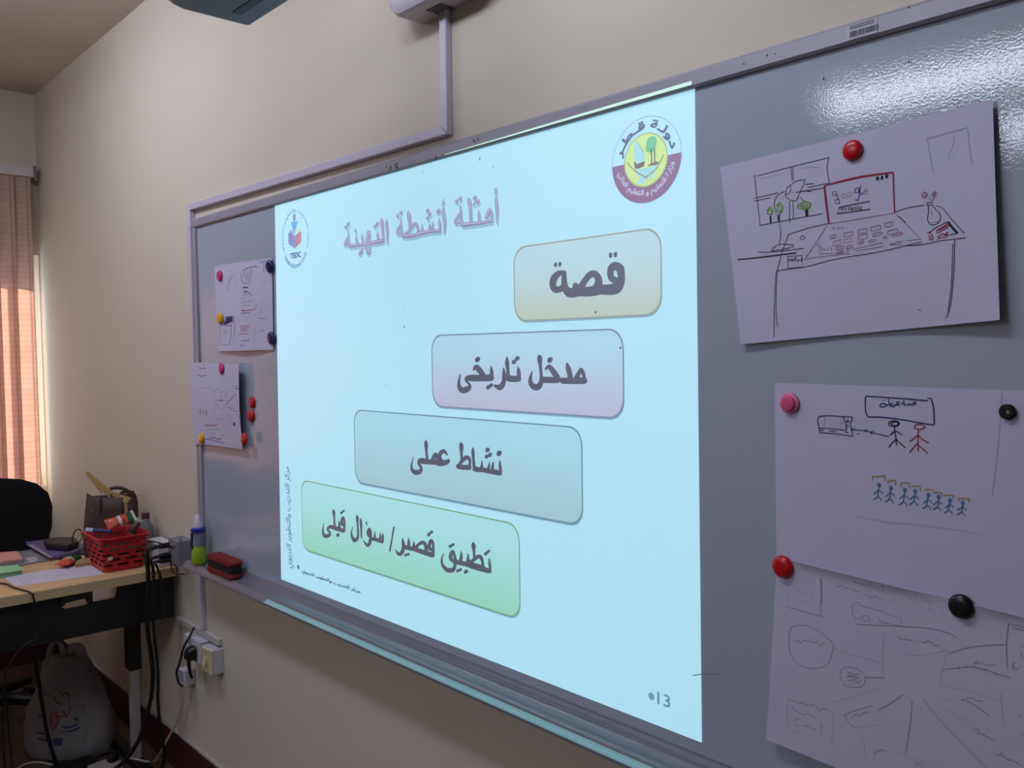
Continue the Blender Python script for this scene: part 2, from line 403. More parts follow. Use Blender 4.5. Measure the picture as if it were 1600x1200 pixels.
# the top of the picture spills over the lower lip of the top rail
w = MB(); xa, xb = flat(700, 240).x, SL[1].x
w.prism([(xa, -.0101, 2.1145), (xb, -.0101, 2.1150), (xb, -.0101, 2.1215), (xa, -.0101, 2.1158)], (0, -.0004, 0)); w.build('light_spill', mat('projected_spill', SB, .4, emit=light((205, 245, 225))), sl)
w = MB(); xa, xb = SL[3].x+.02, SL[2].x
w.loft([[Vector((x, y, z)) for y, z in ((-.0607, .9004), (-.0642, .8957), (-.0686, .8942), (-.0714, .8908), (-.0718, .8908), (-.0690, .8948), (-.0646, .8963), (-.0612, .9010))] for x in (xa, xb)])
w.build('tray_light_spill', mat('projected_tray_spill', (118, 120, 132), .4, emit=light((136, 166, 180))), wb)  # glowing skin over the tray lip stands in for spilled projector light
YS = -.0020
def rr_poly(px, rad):
    """rounded text box from its four picture corners"""
    q = [flat(*p) for p in px]
    x0, x1 = (q[0].x+q[3].x)/2, (q[1].x+q[2].x)/2; z1, z0 = (q[0].z+q[1].z)/2, (q[3].z+q[2].z)/2
    return x0, x1, z0, z1, [((x0+x1)/2+a, (z0+z1)/2+b) for a, b in rrect(x1-x0, z1-z0, rad)]
# hand-lettered words: strokes of (x, y, width) read off the enlarged slide, each group with its own origin and scale
WORDS = {
 'top': [((780, 340, .175), [[(1000,500,52),(1010,455,58),(1045,432,66),(1085,455,68),(1098,510,58),(1092,580,66),(1050,632,90),(980,645,84),(905,640,80)],
   [(1000,505,50),(1015,545,52),(1060,562,48),(1095,555,50)], [(730,640,60),(770,570,50),(815,515,52),(858,502,54),(895,545,56),(893,600,66),(870,650,84)],
   [(895,645,84),(820,660,78),(740,662,76),(690,660,80)], [(690,605,44),(690,660,60)], [(590,490,34),(588,560,44),(600,630,56),(640,672,76),(700,665,76)],
   [(592,490,30),(545,498,46),(500,540,56),(487,595,54),(505,640,54),(550,640,50),(580,615,44)], [(1003,328,28),(1002,345,28)], [(1048,323,28),(1046,340,28)], [(513,414,25),(511,428,25)], [(552,410,25),(550,424,25)]])],
 'second': [((700, 540, .18898), [[(1108,200,30),(1130,240,26),(1134,300,22)], [(1108,200,30),(1085,235,30),(1070,265,34)], [(1134,290,44),(1090,290,46),(1030,290,46),(960,290,44)], [(992,145,10),(1000,180,34),(1012,225,36),(1020,265,34)],
   [(965,290,44),(952,272,18)], [(815,195,14),(840,172,26),(860,190,36),(890,230,40),(915,270,40)], [(915,285,40),(860,284,44),(790,282,44)], [(847,124,34),(855,114,34)],
   [(763,78,10),(766,105,36),(770,160,24),(778,230,22),(778,290,28),(765,330,40),(735,345,44),(700,325,36),(688,280,26),(705,215,8)], [(588,175,8),(592,210,26),(594,265,28)], [(588,274,44),(550,275,44),(512,272,44)], [(551,137,30),(556,132,30)], [(578,109,30),(583,104,30)],
   [(494,92,8),(497,140,30),(502,200,22),(506,265,30)], [(467,185,8),(472,230,26),(470,290,30),(455,330,38),(430,345,40),(390,328,12)], [(364,172,8),(368,215,26),(366,270,28)], [(362,266,46),(300,268,46),(200,268,46)], [(338,347,28),(342,343,28)], [(361,330,26),(365,326,26)],
   [(220,200,14),(240,175,30),(265,200,40),(300,245,36)], [(249,119,32),(256,110,32)], [(210,260,36),(172,270,40),(160,292,20),(180,312,14)], [(178,312,16),(188,335,24),(170,358,40),(130,370,42),(103,345,32),(98,300,20),(110,240,8)]])],
 'third': [((630, 675, .13386), [[(1140,330,8),(1140,380,26),(1148,450,30)], [(1138,478,50),(1080,465,52),(1000,455,46)], [(1126,254,46),(1135,242,46)], [(1060,345,8),(1058,390,26),(1050,440,34)], [(1020,350,8),(1012,400,24),(1000,440,32)], [(930,335,8),(930,390,26),(920,430,36)],
   [(1000,452,48),(950,442,48),(880,436,50),(850,430,50)], [(993,212,42),(998,204,42)], [(982,288,36),(988,282,36)], [(1022,270,38),(1028,260,38)], [(823,178,8),(825,230,34),(830,310,26),(840,400,32),(855,430,44)], [(683,118,8),(690,165,44),(690,230,30),(692,300,24),(690,350,20)],
   [(660,390,34),(700,335,34),(745,298,44),(785,315,32),(790,370,26),(778,400,30)], [(780,414,50),(720,410,50),(660,404,48),(648,390,34)], [(522,266,16),(505,235,30),(475,225,44),(445,250,40),(435,290,36),(450,330,40)], [(542,318,14),(530,345,44),(480,360,56),(430,365,56),(395,350,50)],
   [(350,330,36),(372,275,32),(392,262,36),(405,300,32),(400,345,36)], [(400,350,50),(340,350,50),(240,340,54)], [(273,95,8),(278,140,38),(282,220,24),(290,320,28)], [(250,335,56),(208,332,44),(196,365,34),(215,400,24)], [(215,400,26),(222,425,28),(205,460,44),(160,470,50),(118,445,34),(108,390,20),(128,290,6)]])],
 'foot': [((610, 815, .13386), [[(1165,425,8),(1168,475,24),(1176,540,26)], [(1166,575,48),(1100,555,52),(1040,540,52),(980,525,48)], [(1122,375,34),(1128,368,34)], [(1155,348,30),(1161,341,30)], [(975,235,6),(982,280,44),(985,330,30),(990,400,26),(985,440,22)], [(945,470,36),(985,445,32),(1030,408,38),(1065,412,38),(1085,460,28),(1090,510,30)],
   [(1090,535,44),(960,500,48)], [(915,370,8),(918,420,26),(915,470,34)], [(980,525,48),(900,495,48),(830,480,46),(770,465,46)], [(890,586,36),(897,577,36)], [(835,345,8),(838,400,28),(832,450,32)], [(795,575,30),(801,568,30)], [(826,562,28),(831,556,28)],
   [(770,465,36),(760,400,28),(738,348,34),(715,385,34),(715,430,36),(735,455,30)], [(707,288,30),(713,281,30)], [(740,271,28),(745,265,28)], [(765,470,34),(762,520,30),(740,560,46),(700,568,46),(650,545,38),(615,490,26),(612,430,18),(635,365,6)],
   [(513,360,24),(508,260,28),(487,218,32),(465,260,30),(470,310,34),(500,330,28)], [(500,388,50),(440,368,50),(370,346,46),(310,325,44)], [(457,153,32),(463,146,32)], [(488,123,30),(493,117,30)], [(300,310,34),(340,265,30),(390,242,38),(420,272,34),(430,330,36)],
   [(285,230,6),(285,270,24),(280,310,34)], [(310,322,44),(250,312,42),(180,295,44)], [(222,185,6),(225,235,26),(225,290,34)], [(188,391,28),(193,385,28)], [(218,381,26),(222,376,26)], [(153,185,6),(158,240,28),(165,290,34),(150,350,38),(120,380,36),(95,365,26),(68,322,6)], [(52,65,16),(5,340,18)]]),
   ((495, 785, .11811), [[(885,400,6),(885,450,26),(882,525,26)], [(850,395,6),(852,440,22),(845,490,28)], [(875,517,40),(830,500,42),(780,485,40),(725,480,36)], [(778,380,6),(780,430,22),(778,480,28)], [(725,470,30),(725,390,28),(708,348,28),(690,385,30),(695,430,34),(715,450,30)],
   [(722,480,34),(710,540,36),(685,568,34),(660,545,26),(626,498,6)], [(677,252,8),(663,268,14),(672,288,14),(686,298,8)], [(590,205,6),(595,260,28),(600,340,22),(602,468,16)], [(540,165,6),(548,205,34),(552,280,22),(558,400,24),(550,470,32),(515,500,44),(482,460,32),(470,400,18),(490,320,6)],
   [(376,370,24),(376,250,24),(358,198,26),(340,240,28),(345,285,34),(370,300,26)], [(364,372,46),(300,352,46),(250,337,44),(190,318,40)], [(336,138,28),(341,132,28)], [(363,113,26),(367,107,26)], [(303,240,6),(308,290,24),(305,335,32)], [(288,434,34),(293,426,34)], [(232,90,6),(236,125,34),(242,200,22),(248,320,28)],
   [(200,318,42),(165,332,30),(158,365,24),(180,385,20)], [(180,385,22),(185,410,26),(165,435,42),(130,445,42),(100,420,30),(92,360,18),(105,270,6)]])],
 'title': [((650, 285, .11024), [[(1145,175,8),(1150,270,40),(1160,400,36),(1160,585,16)], [(1157,70,10),(1140,105,28),(1150,135,34),(1122,168,10)], [(1090,560,24),(1085,450,34),(1060,390,44),(1030,450,44),(1010,500,40)], [(1080,548,44),(1000,562,44),(900,580,50),(780,592,54),(680,602,58)],
   [(900,388,8),(905,450,36),(908,550,30)], [(843,228,46),(853,212,46)], [(885,283,46),(895,266,46)], [(836,318,32),(844,302,32)], [(765,220,8),(770,280,54),(782,370,36),(792,560,34)], [(640,315,10),(645,400,30),(650,500,34),(672,600,50)], [(640,420,20),(600,490,34),(570,560,36),(602,580,32),(645,560,32)], [(586,278,38),(594,262,38)], [(634,238,40),(644,222,40)],
   [(400,325,8),(400,420,38),(418,560,38),(412,725,16)], [(410,242,10),(395,272,24),(410,288,26),(378,320,10)], [(342,500,8),(345,560,32),(350,650,28)], [(345,690,46),(250,692,46),(130,712,48),(0,745,48)], [(324,420,48),(336,400,48)], [(255,545,6),(250,600,24),(240,660,34)], [(205,565,6),(205,620,24),(195,680,30)], [(100,585,6),(100,640,26),(95,700,36)],
   [(174,408,40),(182,392,40)], [(206,458,38),(214,442,38)], [(172,512,34),(182,496,34)]]),
   ((530, 330, .10236), [[(1068,-5,10),(1078,60,54),(1085,150,40),(1090,260,28)], [(1010,360,36),(1080,295,34),(1150,195,38),(1190,195,38),(1215,260,34),(1215,315,34)], [(1275,328,46),(1180,365,52),(1060,382,54),(990,382,48)], [(955,85,8),(955,180,24),(965,290,30),(985,380,40)], [(950,200,20),(920,260,34),(897,330,34),(922,350,30),(965,330,30)], [(904,80,38),(914,62,38)], [(950,28,36),(960,12,36)],
   [(738,112,8),(738,200,40),(748,330,36),(748,495,16)], [(660,102,8),(665,170,50),(675,280,36),(685,420,34)], [(676,452,60),(590,470,58),(480,490,48),(400,510,44),(300,516,48),(190,536,54)], [(600,295,6),(602,350,34),(605,420,30)], [(554,238,36),(564,222,36)], [(590,198,38),(600,182,38)],
   [(430,480,30),(445,380,38),(465,312,42),(476,400,28),(450,480,28)], [(420,520,22),(440,600,38),(462,640,42),(482,580,28),(478,520,22)], [(362,345,6),(365,400,34),(372,470,26)], [(326,650,44),(338,632,44)], [(356,604,34),(366,588,34)], [(270,365,6),(275,420,30),(285,490,24)], [(270,262,10),(260,300,26),(282,332,12)],
   [(150,265,10),(155,370,24),(160,460,30),(182,532,46)], [(150,390,20),(115,450,34),(102,510,32),(130,510,28),(160,490,30)], [(109,248,36),(119,232,36)], [(145,203,36),(155,187,36)]])]}
def brush(name, parent, M, groups, y, k=1.0, off=(0, 0)):
    mb = MB(); c = 0
    for org, strokes in groups:
        for st_ in strokes:
            P = [Vector(p) for p in st_]; P = spline(P, 5) if len(P) > 2 else P
            def put(px, py):
                q = flat(org[0]+px*org[2], org[1]+py*org[2]); return (q.x+off[0], y-.00001*(c % 30), q.z+off[1])
            for i, p in enumerate(P):
                h = max(p.z, 4)/2*k
                mb.add([put(p.x+h*math.cos(2*PI*j/12), p.y+h*math.sin(2*PI*j/12)) for j in range(12)], [tuple(range(12))]); c += 1
                if i:
                    o_ = P[i-1]; n_ = Vector((-(p.y-o_.y), p.x-o_.x, 0))
                    if n_.length < 1e-6: continue
                    n_.normalize(); g_ = max(o_.z, 4)/2*k
                    mb.add([put(o_.x+n_.x*g_, o_.y+n_.y*g_), put(p.x+n_.x*h, p.y+n_.y*h), put(p.x-n_.x*h, p.y-n_.y*h), put(o_.x-n_.x*g_, o_.y-n_.y*g_)], [(0, 1, 2, 3)]); c += 1
    return mb.build(name, M, parent)
def text_box(name, px, cols, words, label):
    x0, x1, z0, z1, R = rr_poly(px, .036)
    w = MB(); w.prism([(x, YS, z) for x, z in R], (0, -.0004, 0))
    bx = w.build(name, gradmat('projected_box_'+label.split()[0], *cols[:2]), sl); bx['label'] = label
    w = MB(); n = len(R); cx, cz = (x0+x1)/2, (z0+z1)/2
    def ring(a): return [(cx+(x-cx)*(1+2*a/(x1-x0)), cz+(z-cz)*(1+2*a/(z1-z0))) for x, z in R]
    A, B = ring(.0028), ring(-.0005)
    w.add([(x, YS-.0006, z) for x, z in A+B], [(i, (i+1) % n, n+(i+1) % n, n+i) for i in range(n)])
    w.build('border', mat('projected_border_'+label.split()[0], SB, .5, emit=light(cols[2])), bx)
    w = MB(); S = [(x+.001, z-.0040) for x, z in ring(.002)]
    w.add([(x, YS+.0001, z) for x, z in S], [tuple(range(n))]); w.build('drop_shadow', mat('projected_box_shadow', SB, .5, emit=light((150, 186, 208))), bx)
    brush('lettering', bx, textM, WORDS[words], YS-.0008, 1.12 if words == 'top' else 1.2)
text_box('text_box', ((805, 387), (1033, 358), (1034, 490), (806, 501)), ((190, 221, 236), (192, 208, 198), (165, 172, 162)),
         'top', 'grey text box at the top of the slide')
text_box('text_box', ((676.5, 525), (973.5, 515), (975.6, 652), (678, 634.5)), ((184, 220, 241), (192, 196, 222), (140, 152, 180)),
         'second', 'lilac text box, second from the top')
text_box('text_box', ((555, 641.5), (909.4, 668), (911, 817), (556.7, 755)), ((177, 223, 241), (174, 207, 221), (132, 158, 178)),
         'third', 'blue text box, third from the top')
text_box('text_box', ((473, 752.5), (812, 817.6), (813, 963), (474, 859)), ((178, 229, 239), (164, 220, 204), (140, 178, 150)),
         'foot', 'green text box at the foot of the slide')
brush('title_shadow', sl, mat('projected_title_shadow', SB, .5, emit=light((160, 196, 220))), WORDS['title'], YS, 1.12, (.003, -.007))
brush('title_lettering', sl, mat('projected_title_mauve', SB, .5, emit=light((158, 152, 182))), WORDS['title'], YS-.0006, 1.12)
brush('title_highlight', sl, mat('projected_title_highlight', SB, .5, emit=light((188, 192, 220))), WORDS['title'], YS-.0012, .34, (.0005, .0012))
footM = mat('projected_footer_grey', SB, .5, emit=light((110, 128, 150)))
letter('footer_lettering', 'مركز التدريب والتطوير التربوي', sl, footM, px_box((473, 899.5), (564, 923), (473, 889), (560, 928)), YS, (.0007, .0007))
q = flat(467, 885.6); w = MB(); w.prism([(q.x+.007*math.cos(k*PI/8), YS, q.z+.007*math.sin(k*PI/8)) for k in range(16)], (0, -.0003, 0)); w.build('bullet', footM, sl)
xa, xb = flat(447, 800).x, flat(458.5, 800).x; za, zb = flat(452, 886).z, flat(452, 729).z
letter('margin_lettering', 'مركز التدريب والتطوير التربوي', sl, mat('projected_margin_grey', SB, .5, emit=light((125, 160, 185))), lambda u, v: (xa+(xb-xa)*(1-v), za+(zb-za)*u), YS, (.0006, .0006))
numM = mat('projected_number_grey', SB, .5, emit=light((140, 165, 188)))
letter('page_number', '13', sl, numM, px_box((1028.5, 1090), (1048, 1096), (1040, 1084), (1040, 1103)), YS, (.0008, .0008), arabic=False)
q = flat(1019, 1087.5); w = MB(); w.prism([(q.x+.0072*math.cos(k*PI/8), YS, q.z+.0072*math.sin(k*PI/8)) for k in range(16)], (0, -.0003, 0)); w.build('bullet', numM, sl)

def disc(mb, cx, cz, r, y, mi=0, a0=0, a1=2*PI, r2=None, n=48, ry=1.0):
    full = abs(a1-a0-2*PI) < 1e-6
    A = [(cx+r*math.cos(a0+(a1-a0)*k/n), y, cz+ry*r*math.sin(a0+(a1-a0)*k/n)) for k in range(n if full and r2 is None else n+1)]
    if r2 is None: mb.add(A, [tuple(range(len(A)))], mi)
    else:
        B = [(cx+r2*math.cos(a0+(a1-a0)*k/n), y, cz+ry*r2*math.sin(a0+(a1-a0)*k/n)) for k in range(n+1)]
        mb.add(A+B, [(i, i+1, n+2+i, n+1+i) for i in range(n)], mi)
def poly(mb, pts, y, mi=0): mb.add([(p[0], y, p[1]) for p in pts], [tuple(range(len(pts)))], mi)
def em(name, c): return mat('projected_'+name, SB, .5, emit=light(c))
# round state emblem, top right of the slide
L_, R_ = flat(957, 256), flat(1066.8, 233.5); ecx, ecz, eR = (L_.x+R_.x)/2, (flat(1021.5, 178.8).z+flat(1002, 319.3).z)/2, (R_.x-L_.x)/2
ery = (flat(1021.5, 178.8).z-flat(1002, 319.3).z)/2/eR
ei = bpy.data.objects.new('round_emblem', None); COL.objects.link(ei); ei.location = (ecx, YS, ecz); ei.parent = sl; ei.matrix_parent_inverse = Matrix.Translation(sl.location).inverted()
w = MB(); disc(w, ecx, ecz, eR, YS, 0, r2=eR*.975, ry=ery); w.build('outer_ring', em('ring_grey', (160, 190, 212)), ei)
w = MB(); disc(w, ecx, ecz, eR*.985, YS-.0002, 0, PI, 2*PI, r2=eR*.60, ry=ery); w.build('maroon_band', em('maroon', (148, 116, 152)), ei)
w = MB(); disc(w, ecx, ecz, eR*.625, YS-.0004, 0, ry=ery); disc(w, ecx, ecz, eR*.585, YS-.0006, 1, ry=ery); w.build('yellow_disc', [em('gold_rim', (176, 196, 150)), em('yellow', (206, 234, 160))], ei)
w = MB(); E = lambda x, z: (ecx+eR*x, ecz+eR*ery*z)
# picture of the emblem in its own units (zoom pixels -> unit disc)
def Z4(x, y):
    p = flat(930+x*.15, 160+y*.15); return (p.x, p.z)
poly(w, [Z4(*p) for p in ((432, 395), (455, 440), (520, 540), (525, 610), (430, 640), (408, 560), (415, 470))], YS-.0008, 0)
poly(w, [Z4(*p) for p in ((436, 392), (446, 398), (520, 525), (512, 530))], YS-.0010, 1)
poly(w, [Z4(*p) for p in ((415, 622), (430, 620), (440, 648), (500, 622), (530, 612), (518, 665), (470, 690), (425, 695))], YS-.0012, 2)
poly(w, [Z4(*p) for p in ((585, 480), (602, 480), (606, 645), (594, 648))], YS-.0012, 2)
poly(w, [Z4(*p) for p in ((622, 478), (636, 478), (638, 640), (626, 642))], YS-.00125, 2)
poly(w, [Z4(*p) for p in ((598, 632), (640, 622), (678, 616), (660, 650), (560, 668), (568, 652))], YS-.00115, 2)
disc(w, *Z4(595, 440), eR*.145, YS-.0012, 3, ry=1.25)
disc(w, *Z4(620, 405), eR*.09, YS-.0013, 3, ry=1.2); disc(w, *Z4(560, 480), eR*.07, YS-.0013, 3, ry=1.2)
poly(w, [Z4(*p) for p in ((430, 700), (520, 690), (600, 670), (660, 655), (640, 720), (600, 780), (640, 800), (560, 790), (500, 850), (430, 850), (480, 790), (430, 740))], YS-.0010, 0)
for s in (((345, 630), (400, 690), (460, 740), (560, 790)), ((725, 545), (690, 620), (630, 710), (520, 790))):
    ribbon(w, spline([Vector((Z4(*p)[0], YS-.0014, Z4(*p)[1])) for p in s], 5), .0028, 1)
w.build('emblem_picture', [em('sea', (170, 222, 236)), em('sword_grey', (150, 170, 140)), em('dhow', (132, 108, 118)), em('palm', (130, 200, 160))], ei)
def arc_place(cx, cz, r, h, a0, a1, flip, ry=1.0):
    def f(u, v):
        a = a0+(a1-a0)*u; q = r+(h*(v-.5))*(-1 if flip else 1)
        return (cx+q*math.cos(a), cz+ry*q*math.sin(a))
    return f
rd = math.radians
letter('ring_lettering', 'دولـة قـطـر', ei, em('emblem_text', (112, 118, 142)), arc_place(ecx, ecz, eR*.78, eR*.24, rd(168), rd(10), False, ery), YS-.0003, (.0011, .0011))
letter('ring_lettering', 'وزارة التعليم و التعليم العالي', ei, em('emblem_band_text', (200, 202, 226)), arc_place(ecx, ecz, eR*.78, eR*.20, rd(193), rd(347), True, ery), YS-.0006, (.0003, .0003))
# book logo, top left of the slide
L_, R_ = flat(442, 376), flat(483, 368.7); bcx = (L_.x+R_.x)/2; bR = (R_.x-L_.x)/2; bt, bb = flat(464, 327.5).z, flat(463, 417.5).z; bcz = (bt+bb)/2; bry = (bt-bb)/2/bR
bi = bpy.data.objects.new('book_logo', None); COL.objects.link(bi); bi.location = (bcx, YS, bcz); bi.parent = sl; bi.matrix_parent_inverse = Matrix.Translation(sl.location).inverted()
def Z1(x, y):
    p = flat(435+x*.0958, 315+y*.0958); return (p.x, p.z)
letter('ring_lettering', 'مركز التدريب والتطوير التربوي', bi, em('logo_text', (140, 165, 190)), arc_place(bcx, bcz, bR*.97, bR*.17, rd(205), rd(-25), False, bry), YS, (.0004, .0004))
letter('ring_lettering', 'TRAINING DEVELOPMENT CENTER', bi, em('logo_text', (0, 0, 0)), arc_place(bcx, bcz, bR*.97, bR*.14, rd(213), rd(327), True, bry), YS, (.0004, .0004), arabic=False)
w = MB()
poly(w, [Z1(*p) for p in ((170, 520), (210, 480), (278, 560), (280, 770), (172, 690))], YS, 0)
poly(w, [Z1(*p) for p in ((280, 560), (380, 475), (386, 650), (280, 770))], YS, 1)
poly(w, [Z1(*p) for p in ((212, 330), (330, 318), (270, 545))], YS-.0002, 2)
poly(w, [Z1(*p) for p in ((195, 470), (235, 460), (272, 545), (262, 560))], YS-.0003, 3)
poly(w, [Z1(*p) for p in ((318, 420), (372, 465), (290, 560), (278, 545))], YS-.0003, 4)
disc(w, *Z1(270, 258), .0085, YS, 5, ry=1.35)
w.build('open_book', [em('book_violet', (140, 150, 200)), em('book_rose', (188, 140, 160)), em('figure_blue', (120, 180, 225)), em('page_lilac', (165, 180, 225)), em('page_yellow', (205, 220, 175)), em('head_blue', (130, 150, 190))], bi)
letter('initials', 'TEDC', bi, em('initials_blue', (110, 128, 168)), px_box((454.5, 398), (471, 396), (463, 394.5), (462, 403)), YS, (.0012, .0012), arabic=False)

# ------------------------------------------------------------------ papers on the board
paperM = mat('white_paper', (198, 195, 222), 0.75, spec=.2, noise=(12, .015))
def sheet(name, px, lift, label, n=44, mq=paperM):
    """a sheet from its four picture corners on the board (clockwise from top left); lift(s, t) = how far it stands off"""
    q = [flat(*p) for p in px]
    def pos(s, t):
        p = (q[0]*(1-s)+q[1]*s)*(1-t)+(q[3]*(1-s)+q[2]*s)*t
        return Vector((p.x, -.0012-lift(s, t), p.z))
    w = MB(); m_ = int(n*.8)
    w.add([pos(i/n, j/m_) for j in range(m_+1) for i in range(n+1)], [(j*(n+1)+i, j*(n+1)+i+1, (j+1)*(n+1)+i+1, (j+1)*(n+1)+i) for j in range(m_) for i in range(n)])
    o = w.build(name, mq, None, smooth=True); c = sum(q, Vector())/4
    mm = o.modifiers.new('thickness', 'SOLIDIFY'); mm.thickness = .00035; mm.offset = 0
    mm = o.modifiers.new('crisp_edges', 'EDGE_SPLIT'); mm.split_angle = rd(45)
    tag(o, label, 'paper')
    def st(p):                                  # inverse of the bilinear map
        s = t = .5
        for _ in range(8):
            a = (q[0]*(1-s)+q[1]*s)*(1-t)+(q[3]*(1-s)+q[2]*s)*t
            ds = (q[1]-q[0])*(1-t)+(q[2]-q[3])*t; dt = (q[3]-q[0])*(1-s)+(q[2]-q[1])*s
            ex, ez = p.x-a.x, p.z-a.z; D = ds.x*dt.z-ds.z*dt.x
            s += (ex*dt.z-ez*dt.x)/D; t += (ds.x*ez-ds.z*ex)/D
        return s, t
    def surf(x, y):
        h = 0
        for _ in range(3):
            p = on_y(x, y, -.0012-h); s, t = st(p); h = lift(min(1, max(0, s)), min(1, max(0, t)))
        return on_y(x, y, -.0016-h)
    return o, surf
mx_ = lambda a: max(0.0, a)
A = (1120, 150, .325)
p1, s1 = sheet('drawing_sheet', ((1128, 262), (1555, 157), (1570, 500), (1163, 538)),
               lambda s, t: .004+.014*mx_(s-.5)**2*4*(.3+.7*t)+.006*mx_(.5-s)**2*4*t*t, 'large tilted white sheet with a felt pen drawing of a desk and laptop')
def rects(L): return [(x, y, x+w_, y-w_*.22, x+w_*.95, y-w_*.22+h, x-w_*.05, y+h, x, y) for x, y, w_, h in L]
